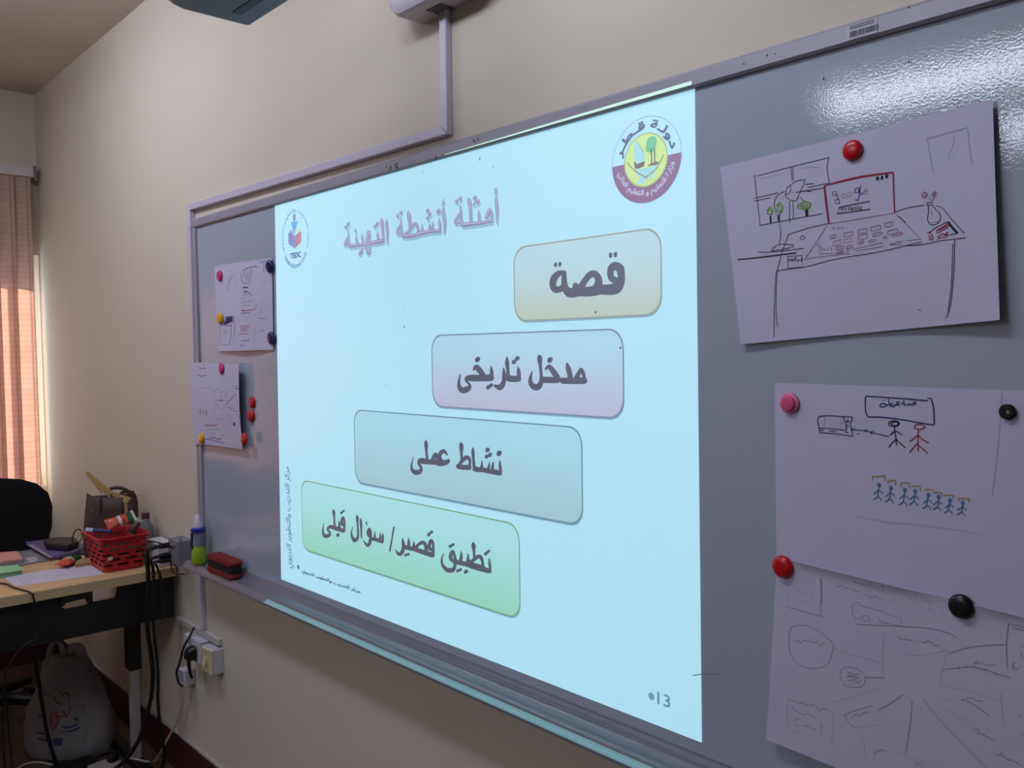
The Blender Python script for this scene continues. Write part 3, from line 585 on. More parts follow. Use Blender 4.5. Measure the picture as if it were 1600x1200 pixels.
ink('ink_drawing', p1, [
    ('k', .9, A, [(195, 384, 360, 340, 540, 296), (540, 296, 530, 350, 543, 420), (180, 378, 195, 500, 208, 622), (208, 622, 330, 598, 510, 565), (355, 338, 362, 400, 366, 410), (366, 338, 368, 398),
                  (180, 492, 295, 465), (180, 505, 255, 490), (438, 440, 540, 418), (380, 463, 515, 442), (425, 425, 470, 420), (420, 455, 455, 460), (350, 505, 350, 610), (366, 500, 368, 590),
                  (425, 402, 385, 408, 350, 432), (425, 402, 410, 440, 382, 505), (382, 505, 355, 500, 332, 486), (355, 430, 338, 440, 330, 468, 340, 474, 355, 455, 356, 432), (332, 486, 330, 470),
                  (325, 458, 290, 480, 276, 520, 285, 560, 300, 610, 308, 660, 300, 712), (400, 485, 415, 500, 436, 512),
                  (262, 742, 285, 720, 320, 712, 370, 715), (262, 745, 330, 735, 372, 722), (200, 750, 290, 748, 418, 732), (100, 785, 200, 775, 385, 752), (98, 787, 200, 778, 380, 756),
                  (345, 665, 440, 635, 540, 612), (345, 665, 318, 740, 290, 840), (286, 842, 340, 832, 430, 820, 545, 790, 640, 772, 800, 745, 985, 700), (920, 720, 1000, 712, 1080, 695, 1198, 682),
                  (285, 842, 278, 960, 274, 1160), (290, 842, 284, 1000, 292, 1110), (340, 770, 410, 768, 410, 822, 342, 828, 340, 770), (855, 558, 930, 535, 1000, 525), (1055, 528, 1085, 540, 1140, 605, 1192, 662),
                  (870, 575, 890, 590, 908, 610), (1143, 692, 1140, 830, 1125, 1000, 1102, 1070), (1135, 710, 1128, 900, 1112, 1035), (400, 682, 412, 672, 427, 680, 415, 692, 400, 684), (968, 1028, 985, 1030), (1000, 822, 1004, 823)]),
    ('k', 1.0, A, [(347, 782, 343, 794, 355, 792, 352, 780), (358, 784, 368, 795), (368, 783, 358, 796), (376, 796, 376, 780, 382, 776), (372, 786, 382, 784), (386, 786, 384, 795, 392, 793, 390, 785), (397, 795, 397, 786, 402, 785), (408, 775, 408, 796), (408, 786, 403, 793, 409, 795),
                   (1010, 515, 1035, 512, 1036, 524, 1012, 526, 1010, 515), (1016, 525, 1018, 560, 1013, 590, 1025, 615, 1050, 618, 1072, 600, 1075, 570, 1055, 548, 1036, 525),
                   (1022, 658, 1050, 635, 1108, 605), (1120, 668, 1155, 660)]),
    ('d', .8, A, [(1028, 608, 1045, 606, 1062, 604), (1020, 480, 1030, 508), (1045, 485, 1033, 510), (1030, 545, 1036, 575)]),
    ('k', 3.0, A, [(1112, 605, 1135, 635, 1158, 660), (767, 392, 778, 392), (767, 400, 780, 399), (789, 389, 800, 389), (789, 397, 800, 395), (811, 382, 822, 382), (811, 391, 824, 389), (258, 578, 260, 612), (300, 568, 298, 602), (427, 540, 432, 578), (434, 545, 436, 576)]),
    ('r', 1.7, A, [(516, 432, 600, 408, 700, 385, 848, 366), (520, 430, 600, 412, 700, 390, 845, 369), (516, 432, 524, 520, 538, 615), (520, 436, 530, 530, 540, 610), (848, 366, 850, 450, 855, 562)]),
    ('p', .8, A, [(540, 614, 640, 598, 760, 578, 860, 562), (530, 620, 480, 700, 425, 782), (862, 570, 920, 625, 982, 690), (420, 785, 520, 770, 640, 757), (660, 742, 665, 735, 795, 705, 800, 722, 665, 745), (915, 695, 985, 688), (480, 715, 498, 706), (478, 720, 505, 725, 492, 730, 494, 758, 560, 757)]),
    ('p', .9, A, rects([(545, 672, 28, 14), (612, 660, 40, 18), (680, 645, 42, 18), (742, 630, 45, 20), (808, 612, 38, 18), (560, 700, 38, 22), (614, 690, 36, 18), (680, 672, 42, 20), (752, 662, 42, 14), (822, 648, 46, 20), (575, 728, 34, 12), (625, 722, 28, 12), (680, 702, 24, 10), (733, 694, 28, 10), (800, 678, 18, 9), (848, 664, 44, 10), (860, 704, 28, 14), (575, 752, 32, 8), (832, 712, 20, 5)])
                  + [(555, 636, 562, 630, 566, 640, 556, 642), (578, 634, 584, 628, 588, 637, 578, 640), (598, 632, 604, 626, 608, 634, 598, 637), (620, 740, 632, 736, 630, 748, 620, 750),
                     (502, 730, 508, 736, 504, 742), (512, 742, 514, 734, 520, 742, 524, 734), (530, 742, 535, 734, 538, 742), (548, 726, 552, 742)]),
    ('v', 1.1, A, [(575, 460, 560, 462, 556, 475, 570, 480, 578, 465, 580, 490, 590, 505, 585, 518, 570, 516, 568, 502, 588, 494), (682, 440, 668, 445, 664, 465, 680, 462, 684, 442, 684, 480, 678, 502, 664, 498), (692, 428, 688, 465, 700, 474, 704, 462)]),
    ('o', 1.0, A, [(605, 470, 600, 485, 615, 490, 620, 472, 606, 468), (630, 465, 628, 482, 645, 483, 648, 465, 632, 462), (710, 462, 722, 456, 720, 445, 708, 455, 714, 474, 730, 468)]),
    ('k', 1.3, A, [(590, 535, 735, 506, 738, 544, 578, 566, 590, 535)]),
    ('k', 1.2, A, [(608, 538, 598, 540, 605, 548, 598, 552), (622, 536, 612, 542, 622, 550), (632, 536, 634, 550), (644, 542, 652, 538, 644, 536, 644, 548, 656, 546), (660, 548, 660, 536, 668, 536, 670, 547), (684, 530, 676, 534, 684, 540, 676, 546), (692, 540, 700, 535, 692, 534, 692, 546, 706, 550)]),
    ('g', 2.3, A, [(240, 552, 255, 535, 268, 552, 258, 572, 242, 565, 250, 545, 265, 560), (285, 530, 302, 512, 318, 535, 308, 562, 288, 552, 300, 525, 312, 545, 295, 560), (395, 525, 420, 508, 450, 515, 445, 538, 415, 545, 405, 530, 435, 520, 440, 532, 412, 540, 388, 535, 392, 520)]),
    ('m', 1.5, A, [(990, 470, 1000, 460, 1010, 470, 1000, 482, 985, 478, 995, 465, 1012, 478, 1000, 490, 988, 485), (1035, 480, 1045, 458, 1055, 460, 1045, 485, 1030, 475, 1050, 465, 1055, 478, 1040, 490)]),
    ('r', 1.2, A, [(1012, 655, 1030, 660, 1040, 690, 1022, 692, 1018, 660, 1032, 690), (1055, 648, 1110, 615, 1112, 628, 1058, 660, 1055, 648, 1105, 625), (1060, 680, 1085, 662, 1095, 668, 1112, 652), (1058, 692, 1080, 678, 1100, 680, 1112, 662, 1090, 672)]),
    ('e', .7, A, [(1010, 200, 1040, 370), (1010, 205, 1210, 150), (1205, 160, 1225, 325), (1120, 210, 1145, 200, 1130, 250, 1110, 290, 1150, 300), (205, 400, 300, 375), (395, 350, 450, 342, 500, 345)])], s1)

B2 = (1180, 580, .2625)
p2, s2 = sheet('drawing_sheet', ((1212, 598), (1622, 611), (1614, 975), (1216, 924)), lambda s, t: .0015+.002*t, 'white sheet with stick figures drawn in coloured pens')
BB = (1260, 600, .125); BC = (1350, 730, .1125)
figs = [(205, 250, 0, 1.0), (370, 290, -5, .95), (560, 320, 0, 1), (705, 335, 0, .9), (890, 390, -10, .9), (1030, 415, 5, .85), (1190, 460, -8, .85), (1365, 500, 0, .8)]
fs_ = []
for x, y, d, k in figs:
    fs_ += [(x-18, y-20, x+15, y-28, x+28, y+5, x+5, y+22, x-18, y+5, x+8, y-22, x+20, y+5, x-10, y+10), (x, y+20, x-5+d, y+90*k, x-12+d, y+160*k), (x-2, y+70*k, x-40, y+95*k, x-68, y+125*k), (x-2, y+70*k, x+35, y+90*k, x+55, y+120*k),
            (x-12+d, y+155*k, x-40, y+180*k, x-75, y+205*k), (x-12+d, y+155*k, x+15, y+180*k, x+40, y+220*k)]
hats = [(120, 190, 118, 125, 200, 130, 285, 112, 295, 190), (330, 225, 335, 185, 440, 182, 435, 250), (515, 280, 512, 215, 625, 218, 630, 285), (660, 262, 780, 258, 782, 330), (855, 330, 862, 305, 965, 312, 965, 355), (985, 375, 995, 345, 1080, 355, 1085, 400), (1115, 395, 1125, 385, 1245, 390, 1245, 430), (1310, 470, 1315, 428, 1470, 438, 1455, 490)]
ink('ink_drawing', p2, [
    ('b', 1.7, BB, [(740, 158, 735, 250, 745, 360, 775, 412), (740, 152, 1000, 168, 1250, 185, 1520, 210), (1510, 180, 1560, 180, 1590, 300, 1598, 510), (775, 412, 950, 415, 1200, 445, 1400, 482, 1590, 512)]),
    ('b', 1.5, BB, [(1005, 262, 960, 240, 920, 262, 930, 285, 975, 285, 1005, 262, 1040, 258, 1055, 275, 1045, 290), (1022, 185, 1040, 258), (1040, 255, 1075, 240, 1085, 262, 1060, 268, 1090, 290, 1110, 262, 1120, 262), (1120, 262, 1140, 210), (1140, 262, 1165, 215), (1120, 262, 1165, 262),
                    (1185, 255, 1205, 240, 1195, 225), (1215, 205, 1222, 262, 1260, 262, 1255, 245), (1272, 265, 1290, 240, 1295, 265, 1310, 245), (1320, 268, 1345, 220, 1330, 262), (1355, 262, 1365, 215), (960, 200, 975, 205), (1280, 205, 1290, 208), (1368, 245, 1372, 252)]),
    ('v', 1.4, BB, [(160, 405, 260, 395, 400, 402, 580, 412), (160, 405, 140, 460, 160, 550, 165, 610), (580, 412, 550, 500, 560, 560, 580, 650), (165, 610, 350, 620, 580, 652), (160, 552, 330, 558, 500, 580), (460, 410, 490, 500, 500, 580), (495, 465, 515, 450, 530, 462, 515, 475, 498, 468), (505, 522, 522, 512, 520, 530), (160, 580, 220, 582), (280, 585, 380, 592), (480, 600, 520, 604)]),
    ('e', .8, BB, [(225, 410, 222, 540), (435, 415, 440, 560)]),
    ('t', 1.3, BB, [(775, 580, 745, 570, 725, 582, 740, 595, 775, 575), (725, 585, 690, 572, 690, 585, 670, 572, 655, 585, 640, 575, 615, 570, 585, 578, 565, 570, 590, 545), (630, 622, 660, 620), (685, 490, 690, 498), (600, 470, 604, 476), (845, 588, 785, 600, 820, 630), (785, 602, 900, 625, 1035, 658)]),
    ('k', 1.5, BB, [(1025, 495, 1050, 465, 1130, 462, 1165, 490, 1130, 525, 1050, 525, 1025, 495), (1060, 485, 1110, 470, 1155, 490, 1120, 520, 1065, 510, 1060, 480), (1100, 530, 1108, 600, 1122, 690, 1125, 765), (1105, 590, 1080, 605, 1045, 642), (1110, 580, 1150, 605, 1195, 635), (1120, 690, 1075, 735, 1030, 795), (1122, 690, 1180, 745, 1238, 798)]),
    ('r', 1.5, BB, [(1345, 538, 1380, 508, 1450, 510, 1482, 540, 1440, 562, 1370, 562, 1345, 538), (1400, 565, 1395, 700, 1398, 838), (1392, 640, 1345, 680, 1292, 718), (1400, 640, 1460, 700, 1535, 735), (1390, 740, 1340, 790, 1290, 858), (1400, 765, 1460, 815, 1520, 868)]),
    ('c', 1.5, BC, fs_), ('y', 1.7, BC, hats),
    ('e', .6, B2, [(600, 860, 800, 900, 1000, 915, 1200, 945, 1400, 985), (1470, 110, 1450, 400, 1410, 740)])], s2)  # faint strokes paint the shaded folds of the sheet

A3 = (1190, 860, .2833)
p3, s3 = sheet('drawing_sheet', ((1217, 868), (1637, 969), (1628, 1330), (1206, 1150)), lambda s, t: .0052+.008*mx_(.35-s)*2.8*t*t+.004*t+.002*math.sin(PI*s)**2+.006*mx_(1-t/.045)**1.5*min(1, abs(s-.02)*12)*min(1, .25+abs(s-.68)*5), 'white sheet with a faint pencil mind map, lowest on the right')
ink('ink_drawing', p3, [
    ('d', .8, A3, [(325, 155, 328, 250, 325, 360), (332, 158, 330, 300), (140, 312, 230, 335, 340, 366), (150, 480, 165, 425, 230, 412, 310, 440, 390, 510, 390, 560, 360, 630, 280, 650, 200, 625, 155, 560, 150, 480),
                   (175, 490, 190, 505, 200, 495, 215, 508, 240, 495, 262, 508, 265, 490, 285, 508, 305, 500, 320, 520, 350, 510), (432, 690, 440, 655, 480, 642, 540, 660, 572, 700, 560, 745, 510, 756, 455, 740, 432, 690),
                   (470, 680, 490, 672, 500, 685, 540, 680), (465, 700, 490, 695, 520, 705, 545, 700), (480, 720, 510, 712, 530, 728, 550, 715), (480, 690, 530, 695, 505, 725, 545, 735), (570, 697, 620, 700, 680, 700),
                   (408, 190, 420, 200, 440, 195, 460, 210, 480, 205, 510, 222, 540, 225), (580, 240, 600, 258, 630, 250, 650, 268, 668, 262), (500, 172, 540, 182, 580, 195, 600, 180, 605, 200, 640, 215, 655, 225), (668, 190, 668, 232),
                   (500, 295, 500, 340, 515, 372, 545, 375, 560, 360, 590, 365, 598, 385, 570, 392, 555, 378), (510, 292, 535, 285, 545, 302, 570, 310, 600, 318, 640, 330, 670, 335), (640, 360, 655, 395, 690, 400, 760, 418, 775, 390),
                   (515, 405, 620, 412, 760, 418, 900, 425, 1000, 445, 1070, 475, 1060, 485), (740, 478, 760, 470, 755, 488, 780, 485, 800, 492, 830, 495), (880, 495, 890, 510, 920, 500, 945, 510, 950, 525, 975, 520),
                   (1030, 570, 1120, 540, 1220, 525, 1355, 518), (1362, 402, 1350, 520, 1355, 650), (1362, 402, 1447, 425), (1385, 418, 1395, 430, 1447, 440), (995, 658, 1060, 650, 1150, 640, 1230, 655, 1300, 680, 1370, 700),
                   (1165, 630, 1190, 605, 1180, 625, 1220, 618, 1240, 632, 1290, 628), (1090, 638, 1092, 655), (1130, 632, 1132, 650), (1180, 638, 1182, 655), (1230, 650, 1232, 668), (1290, 672, 1292, 690),
                   (1387, 655, 1385, 620, 1400, 615), (1385, 640, 1410, 660, 1425, 640), (1430, 530, 1440, 520), (1434, 560, 1432, 590, 1446, 600),
                   (150, 818, 165, 835, 180, 825, 200, 840, 230, 838, 250, 855, 290, 850), (300, 862, 320, 885, 350, 870, 385, 890), (165, 865, 180, 862, 175, 880, 200, 888, 230, 905, 260, 900, 300, 925), (215, 930, 185, 925, 178, 955, 210, 970),
                   (225, 960, 240, 972, 260, 965, 280, 985, 300, 980), (330, 950, 330, 1025), (455, 910, 490, 890, 560, 870, 612, 855), (490, 905, 500, 920, 520, 900, 540, 912, 560, 895, 590, 890), (455, 910, 480, 950, 515, 975), (640, 880, 700, 850, 780, 795),
                   (830, 825, 820, 950, 795, 1115), (890, 820, 980, 930, 1100, 1060, 1240, 1200), (620, 1125, 635, 1105, 670, 1098, 692, 1112), (845, 1185, 870, 1175, 900, 1195), (1100, 830, 1115, 820, 1160, 845, 1200, 870, 1260, 915), (1130, 815, 1160, 810, 1180, 825, 1215, 830),
                   (1170, 990, 1200, 985, 1190, 1010, 1220, 1015, 1250, 1030, 1290, 1050), (1290, 1130, 1330, 1125, 1310, 1100, 1350, 1150, 1390, 1160, 1440, 1190), (1420, 905, 1440, 925), (1430, 1000, 1440, 1020)]),
    ('e', .6, A3, [(140, 180, 145, 310), (200, 210, 200, 275, 280, 290), (200, 210, 230, 245, 275, 220, 280, 285), (220, 152, 260, 165, 310, 185), (345, 300, 450, 370), (400, 540, 520, 580, 670, 620), (530, 445, 600, 500, 670, 555), (670, 460, 670, 690), (680, 720, 715, 745, 560, 790, 380, 840),
                   (770, 560, 870, 580, 1028, 545, 1000, 640, 985, 735), (985, 735, 1150, 780, 1310, 830), (970, 800, 1060, 835), (960, 835, 1060, 900, 1150, 950), (150, 800, 145, 975, 270, 1030), (390, 880, 395, 1010, 375, 1080), (520, 975, 600, 970, 680, 955, 640, 890), (560, 1050, 580, 1170), (750, 1110, 850, 1150, 950, 1190), (1320, 785, 1330, 950),
                   (705, 210, 735, 190, 770, 210, 745, 232, 705, 210), (710, 290, 738, 255, 752, 275), (738, 250, 740, 262), (795, 215, 800, 245, 840, 248, 860, 230), (815, 250, 818, 290), (790, 310, 815, 290, 825, 322), (900, 240, 905, 285, 945, 280), (922, 290, 925, 320), (905, 340, 925, 320, 940, 345), (980, 280, 1010, 275, 1015, 300), (985, 325, 1005, 310, 1025, 325), (985, 360, 1005, 340, 1020, 362), (680, 350, 740, 365, 780, 385)])], s3)

A4 = (335, 400, .1292)
p4, s4 = sheet('drawing_sheet', ((337, 416), (427, 402.5), (429, 546.5), (342.5, 549)), lambda s, t: .003+.010*math.sin(PI*s)*(.3+.7*t*t), 'upper left white sheet with faint coloured sketches, held by four magnets')
ink('ink_drawing', p4, [
    ('s', 11.2, A4, [(225, 215, 180, 320, 150, 430), (205, 230, 165, 330)]),
    ('s', 20.8, A4, [(445, 160, 430, 250, 420, 340), (410, 200, 395, 280)]), ('s', 11.2, A4, [(350, 470, 440, 440)]),
    ('k', 1.65, A4, [(345, 175, 400, 145, 470, 130, 520, 128), (350, 180, 370, 230, 385, 300), (325, 200, 335, 310, 400, 330)]),
    ('b', 3.3, A4, [(345, 385, 410, 380), (355, 432, 405, 430)]), ('g', 2.75, A4, [(400, 440, 460, 480)]),
    ('d', 1.65, A4, [(315, 520, 370, 505), (318, 570, 470, 540), (325, 610, 370, 600, 440, 595), (190, 180, 205, 185), (255, 330, 270, 318), (65, 465, 85, 440), (530, 750, 580, 755, 625, 765), (535, 905, 605, 900), (580, 315, 625, 315)]),
    ('r', 1.65, A4, [(320, 650, 390, 660, 480, 645, 510, 610), (320, 692, 430, 685), (330, 665, 400, 658), (490, 595, 515, 590), (310, 850, 430, 835), (315, 870, 420, 862), (320, 885, 400, 890), (315, 908, 400, 905), (290, 945, 410, 938)]),
    ('v', 2.2, A4, [(110, 830, 120, 770, 140, 735, 240, 735), (240, 735, 245, 860, 240, 980), (205, 850, 225, 780, 240, 760), (205, 850, 195, 1010, 180, 1075), (110, 832, 205, 848)]),
    ('v', 12.0, A4, [(120, 810, 170, 795, 215, 770), (140, 770, 220, 750)]),
    ('d', 1.38, A4, [(70, 1072, 120, 1076, 190, 1076), (70, 850, 70, 1070), (105, 895, 130, 900, 150, 890), (110, 930, 150, 925), (490, 850, 480, 1000, 510, 1110), (560, 540, 560, 700)]),
    ('b', 1.65, A4, [(330, 1030, 350, 1015, 370, 1030, 400, 1022, 430, 1000), (365, 985, 370, 990), (410, 1040, 415, 1045), (315, 1080, 340, 1085, 365, 1082), (560, 80, 600, 65, 620, 70), (600, 90, 590, 200)])], s4)
A5 = (298, 560, .1208)
p5, s5 = sheet('drawing_sheet', ((301, 566), (384, 568), (387, 701), (310, 693)), lambda s, t: .013+.010*s*s*(1-t*.6)+.004*math.sin(PI*t), 'lower left white sheet with a pen mind map, overlapping the board edge')
ink('ink_drawing', p5, [
    ('k', 1.65, A5, [(110, 130, 150, 132, 210, 128), (95, 100, 105, 115), (155, 80, 180, 72), (85, 215, 120, 222, 150, 230, 210, 210), (450, 605, 520, 525, 590, 458), (570, 350, 590, 370), (575, 395, 600, 388, 640, 395), (175, 1040, 260, 1050, 350, 1075, 440, 1095), (235, 1015, 260, 1030, 300, 1020, 330, 1035, 360, 1050, 400, 1030), (390, 1000, 425, 998)]),
    ('d', 1.32, A5, [(100, 400, 150, 385, 220, 380, 270, 410, 290, 440), (225, 355, 240, 365), (300, 450, 300, 415, 340, 400, 390, 420, 390, 500), (395, 440, 440, 432, 465, 460, 440, 510), (300, 450, 295, 500, 320, 530), (330, 540, 400, 545, 470, 545), (370, 640, 400, 648, 440, 640), (330, 560, 340, 600, 370, 630), (320, 700, 330, 770, 370, 800, 410, 780, 440, 750), (460, 700, 500, 760, 560, 830), (300, 600, 330, 600), (300, 650, 330, 640), (600, 730, 610, 760, 630, 770, 635, 740, 615, 722, 600, 735), (625, 770, 640, 850, 680, 935), (225, 930, 250, 915, 365, 915), (240, 958, 330, 970), (180, 1110, 300, 1130, 520, 1160), (260, 700, 320, 680)]),  # the lowest long grey line follows the sheet's bottom edge
    ('b', 2.75, A5, [(375, 543, 420, 545)]), ('k', 4.95, A5, [(205, 660, 206, 735)]), ('t', 2.2, A5, [(130, 640, 132, 735), (155, 650, 157, 735), (180, 670, 180, 740), (105, 670, 130, 700)]),
    ('m', 1.65, A5, [(465, 625, 500, 635, 540, 645, 580, 680, 655, 672), (500, 660, 530, 640), (175, 850, 220, 865, 260, 845, 300, 865, 350, 855), (185, 870, 340, 870)]),
    ('v', 11.2, A5, [(550, 850, 575, 850)])], s5)

# ------------------------------------------------------------------ magnets
def magnet(px, py, r, h, col, label, lift=.004, kind='dome'):
    c = on_y(px, py, -lift-h/2); c.y = -lift
    M = mat('magnet_'+col[0], col[1], .28, spec=.5)
    o = MB()
    if kind == 'dome':
        o.lathe([(r*.80, 0), (r*.97, h*.12), (r, h*.35), (r*.93, h*.65), (r*.72, h*.90), (r*.35, h*.99), (r*.01, h)], 28, c, 'y')
        o = o.build('magnet', M, None, smooth=True)
    elif kind == 'step':
        t = thing('magnet', c, label, 'magnet', 'magnets on the whiteboard')
        MB().lathe([(r*.95, 0), (r, h*.1), (r, h*.35), (r*.93, h*.45), (r*.80, h*.46), (.0005, h*.46)], 28, c, 'y').build('rim', mat('magnet_rim_pink', (226, 122, 160), .3), t, smooth=True)
        MB().lathe([(r*.72, h*.45), (r*.72, h*.85), (r*.66, h*.97), (r*.58, h), (.0005, h)], 28, c, 'y').build('button', M, t, smooth=True)
        return t
    else:
        t = thing('magnet', c, label, 'magnet', 'magnets on the whiteboard')
        MB().lathe([(r*.85, 0), (r, h*.2), (r, h*.7), (r*.8, h), (r*.4, h), (r*.22, h*.5), (r*.22, 0)], 28, c, 'y').build('body', M, t, smooth=True)
        MB().lathe([(r*.22, 0), (r*.22, h*.45), (.0005, h*.45)], 12, c, 'y').build('hole', mat('white_pin', (210, 205, 210), .4), t, smooth=True)
        return t
    return tag(o, label, 'magnet', 'magnets on the whiteboard')
RED, PINK, NAVY, YEL, BLK = ('red', (196, 14, 26)), ('pink', (206, 40, 112)), ('navy', (24, 22, 92)), ('yellow', (236, 170, 20)), ('black', (16, 15, 20))
magnet(1331, 234.5, .0155, .010, RED, 'red round magnet at the top of the laptop drawing', lift=.0052)
magnet(1232, 630, .0165, .010, ('rose', (224, 84, 134)), 'pink stepped magnet at the upper left of the stick figure sheet', kind='step')
magnet(1574, 643.5, .0105, .006, BLK, 'small black ring magnet with a pale centre, far right', kind='ring')
magnet(1222, 886, .0185, .012, RED, 'large red magnet at the top left corner of the pencil mind map', lift=.0065)
magnet(1501, 948, .0175, .011, BLK, 'black round magnet on the top edge of the pencil mind map', lift=.0068)
magnet(342.5, 431, .0185, .010, PINK, 'pink magnet at the top left corner of the upper left sheet', lift=.0055)
magnet(420, 416, .020, .011, NAVY, 'navy magnet at the top right corner of the upper left sheet', lift=.0055)
magnet(343, 497.5, .0195, .011, YEL, 'yellow magnet halfway down the left edge of the upper left sheet', lift=.0075)
magnet(422.5, 528, .020, .011, NAVY, 'navy magnet at the bottom right corner of the upper left sheet', lift=.007)
magnet(345.5, 576, .019, .011, PINK, 'pink magnet at the top of the lower left sheet', lift=.0185)
magnet(313.5, 685, .019, .011, YEL, 'yellow magnet at the bottom left corner of the lower left sheet', lift=.0165)
magnet(381, 686, .020, .011, RED, 'red magnet at the bottom right corner of the lower left sheet', lift=.023)
magnet(393, 629, .0195, .010, RED, 'upper of two red magnets on the bare board beside the lower left sheet', lift=.0003)
magnet(391.5, 650, .0205, .012, RED, 'lower of two red magnets on the bare board beside the lower left sheet', lift=.0003)

# ------------------------------------------------------------------ cable trunking, projector mount, projector
trunkM = mat('lavender_grey_plastic_trunking', (196, 190, 206), 0.45)
TD = .019
W_ = .0245
zc0, zc1, xl, xr = 2.1905, 2.176, -3.098, -1.6
def trunk(name, pts, lb):
    w = MB(); w.prism([(x, WY, z) for x, z in pts], (0, -TD, 0)); return tag(w.build(name, trunkM, None, bevel=.0025), lb, 'cable trunking', 'cable trunking on the wall')
trunk('cable_trunking', [(xr-W_/2, zc1+W_/2), (xr+W_/2-.0006, zc1-W_/2+.0006), (xr+W_/2, 2.452), (xr-W_/2, 2.4505)], 'upright pale grey cable trunking dropping from the projector mount')
trunk('cable_trunking', [(xl-W_/2+.0006, zc0+W_/2-.0003), (xl+W_/2, zc0-W_/2), (xr+W_/2-.001, zc1-W_/2), (xr-W_/2-.0006, zc1+W_/2)], 'long level pale grey cable trunking above the whiteboard')
tk = trunk('cable_trunking', [(xl-W_/2, .636), (xl+W_/2, .636), (xl+W_/2, zc0-W_/2-.0006), (xl-W_/2, zc0+W_/2-.0006)], 'upright pale grey cable trunking down the left side of the whiteboard')
w = MB(); w.box((xl-W_/2+.004, WY-.001, .632), (xl+W_/2-.004, WY-TD+.004, .6362)); w.build('open_end', mat('trunking_inside', (40, 38, 42), .8), tk)

whiteP = mat('white_moulded_plastic', (206, 200, 212), 0.42)
pm = thing('projector_wall_mount', (-1.6, WY, 2.6), 'pale rounded wall mount at the top, where the trunking ends', 'projector mount')
def rr_ring(w_, h, r, y, cx, cz, n=6): return [Vector((cx+a, y, cz+b)) for a, b in rrect(w_, h, r, n)]
w = MB(); cx, cz, ww, hh = -1.572, 2.585, .345, .265
w.loft([rr_ring(ww, hh, .055, WY, cx, cz), rr_ring(ww, hh, .055, -.045, cx, cz), rr_ring(ww-.010, hh-.010, .052, -.058, cx, cz), rr_ring(ww-.040, hh-.040, .045, -.066, cx, cz)])
w.build('cover', whiteP, pm, smooth=True)
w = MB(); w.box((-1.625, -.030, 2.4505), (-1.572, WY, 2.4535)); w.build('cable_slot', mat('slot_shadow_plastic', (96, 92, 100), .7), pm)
w = MB(); w.box((-1.60, -.95, 2.63), (-1.53, -.06, 2.69)); w.build('boom_arm', whiteP, pm, bevel=.008)
greyP = mat('dark_blue_grey_plastic', (116, 124, 134), 0.5, spec=.3)
pj = thing('projector', (-1.5, -.62, 2.4), 'dark grey projector hanging from the mount, only its underside in view', 'projector')
c0 = on_y(388, 41, -.40)
def pring(z, ins, yb):
    x0, x1 = c0.x+ins, c0.x+.46-ins; y0, y1 = yb, -.40-ins; r = .03
    return [Vector(p) for p in ((x0, y1-r*.2, z), (x0+r*.2, y1, z), (x1-r, y1, z), (x1, y1-r, z), (x1, y0+r, z), (x1-r, y0, z), (x0+r*2.5, y0, z), (x0, y0+r*2, z))]
w = MB(); zb = c0.z
w.loft([pring(zb, .0, -.60), pring(zb+.006, -.003, -.62), pring(zb+.05, -.006, -.70), pring(zb+.16, -.004, -.74), pring(zb+.19, .02, -.72)])
w.build('body', greyP, pj, smooth=True, bevel=.004)
w = MB(); w.lathe([(.03, zb+.19), (.03, 2.629)], 20, (-1.565, -.58, 0)); w.build('hanger_tube', whiteP, pj, smooth=True)
w = MB(); w.box((c0.x+.05, -.46, zb-.0015), (c0.x+.38, -.44, zb+.001)); w.build('vent_seam', mat('seam_grey', (80, 88, 96), .7), pj)

# ------------------------------------------------------------------ sockets under the board
sockM = mat('white_socket_plastic', (200, 196, 206), 0.4)
creamM = mat('aged_cream_plastic', (206, 194, 160), 0.45)
o = MB().box((-3.34, WY, .612), (-2.952, WY-.016, .634)).build('trunking_offcut', mat('cream_trunking', (186, 182, 178), .5), None, bevel=.002)
tag(o, 'short cream horizontal trunking above the wall sockets', 'trunking')
ds = thing('double_socket', (-3.11, WY, .57), 'white double wall socket with a black plug under the board', 'wall socket')
MB().box((-3.190, WY, .522), (-3.042, -.022, .610)).build('back_box', sockM, ds, bevel=.003)
MB().box((-3.188, -.022, .524), (-3.044, -.028, .608)).build('face_plate', sockM, ds, bevel=.002)
for x in (-3.15, -3.085):
    MB().box((x-.007, -.0275, .588), (x+.007, -.031, .604)).build('rocker_switch', sockM, ds, bevel=.001)
bs = thing('switch_box', (-2.985, WY, .56), 'beige switch in a deep white box beside the double socket', 'wall switch')
MB().box((-3.032, WY, .512), (-2.944, -.022, .602)).build('back_box', sockM, bs, bevel=.003)
MB().box((-3.031, -.022, .513), (-2.945, -.031, .601)).build('face_plate', creamM, bs, bevel=.003)
w = MB(); w.prism([(-2.999, -.031, .546), (-2.999, -.045, .546), (-2.999, -.034, .574), (-2.999, -.031, .574)], (.022, 0, 0)); w.build('rocker_switch', creamM, bs, bevel=.001)
MB().box((-2.993, -.0305, .585), (-2.983, -.0316, .589)).build('indicator', mat('indicator_brown', (110, 90, 70), .5), bs)
blackP = mat('black_plastic', (14, 13, 16), 0.45)
blackC = mat('black_cable_rubber', (12, 11, 13), 0.5)
pg = thing('power_plug', (-3.09, -.03, .565), 'black plug pushed into the double socket with its cord hanging', 'plug')
w = MB(); w.loft([rr_ring(.030, .032, .008, -.0285, -3.093, .566), rr_ring(.046, .050, .014, -.034, -3.093, .562), rr_ring(.042, .046, .014, -.056, -3.093, .558), rr_ring(.024, .026, .010, -.066, -3.093, .556)]); w.build('plug_body', blackP, pg, smooth=True)
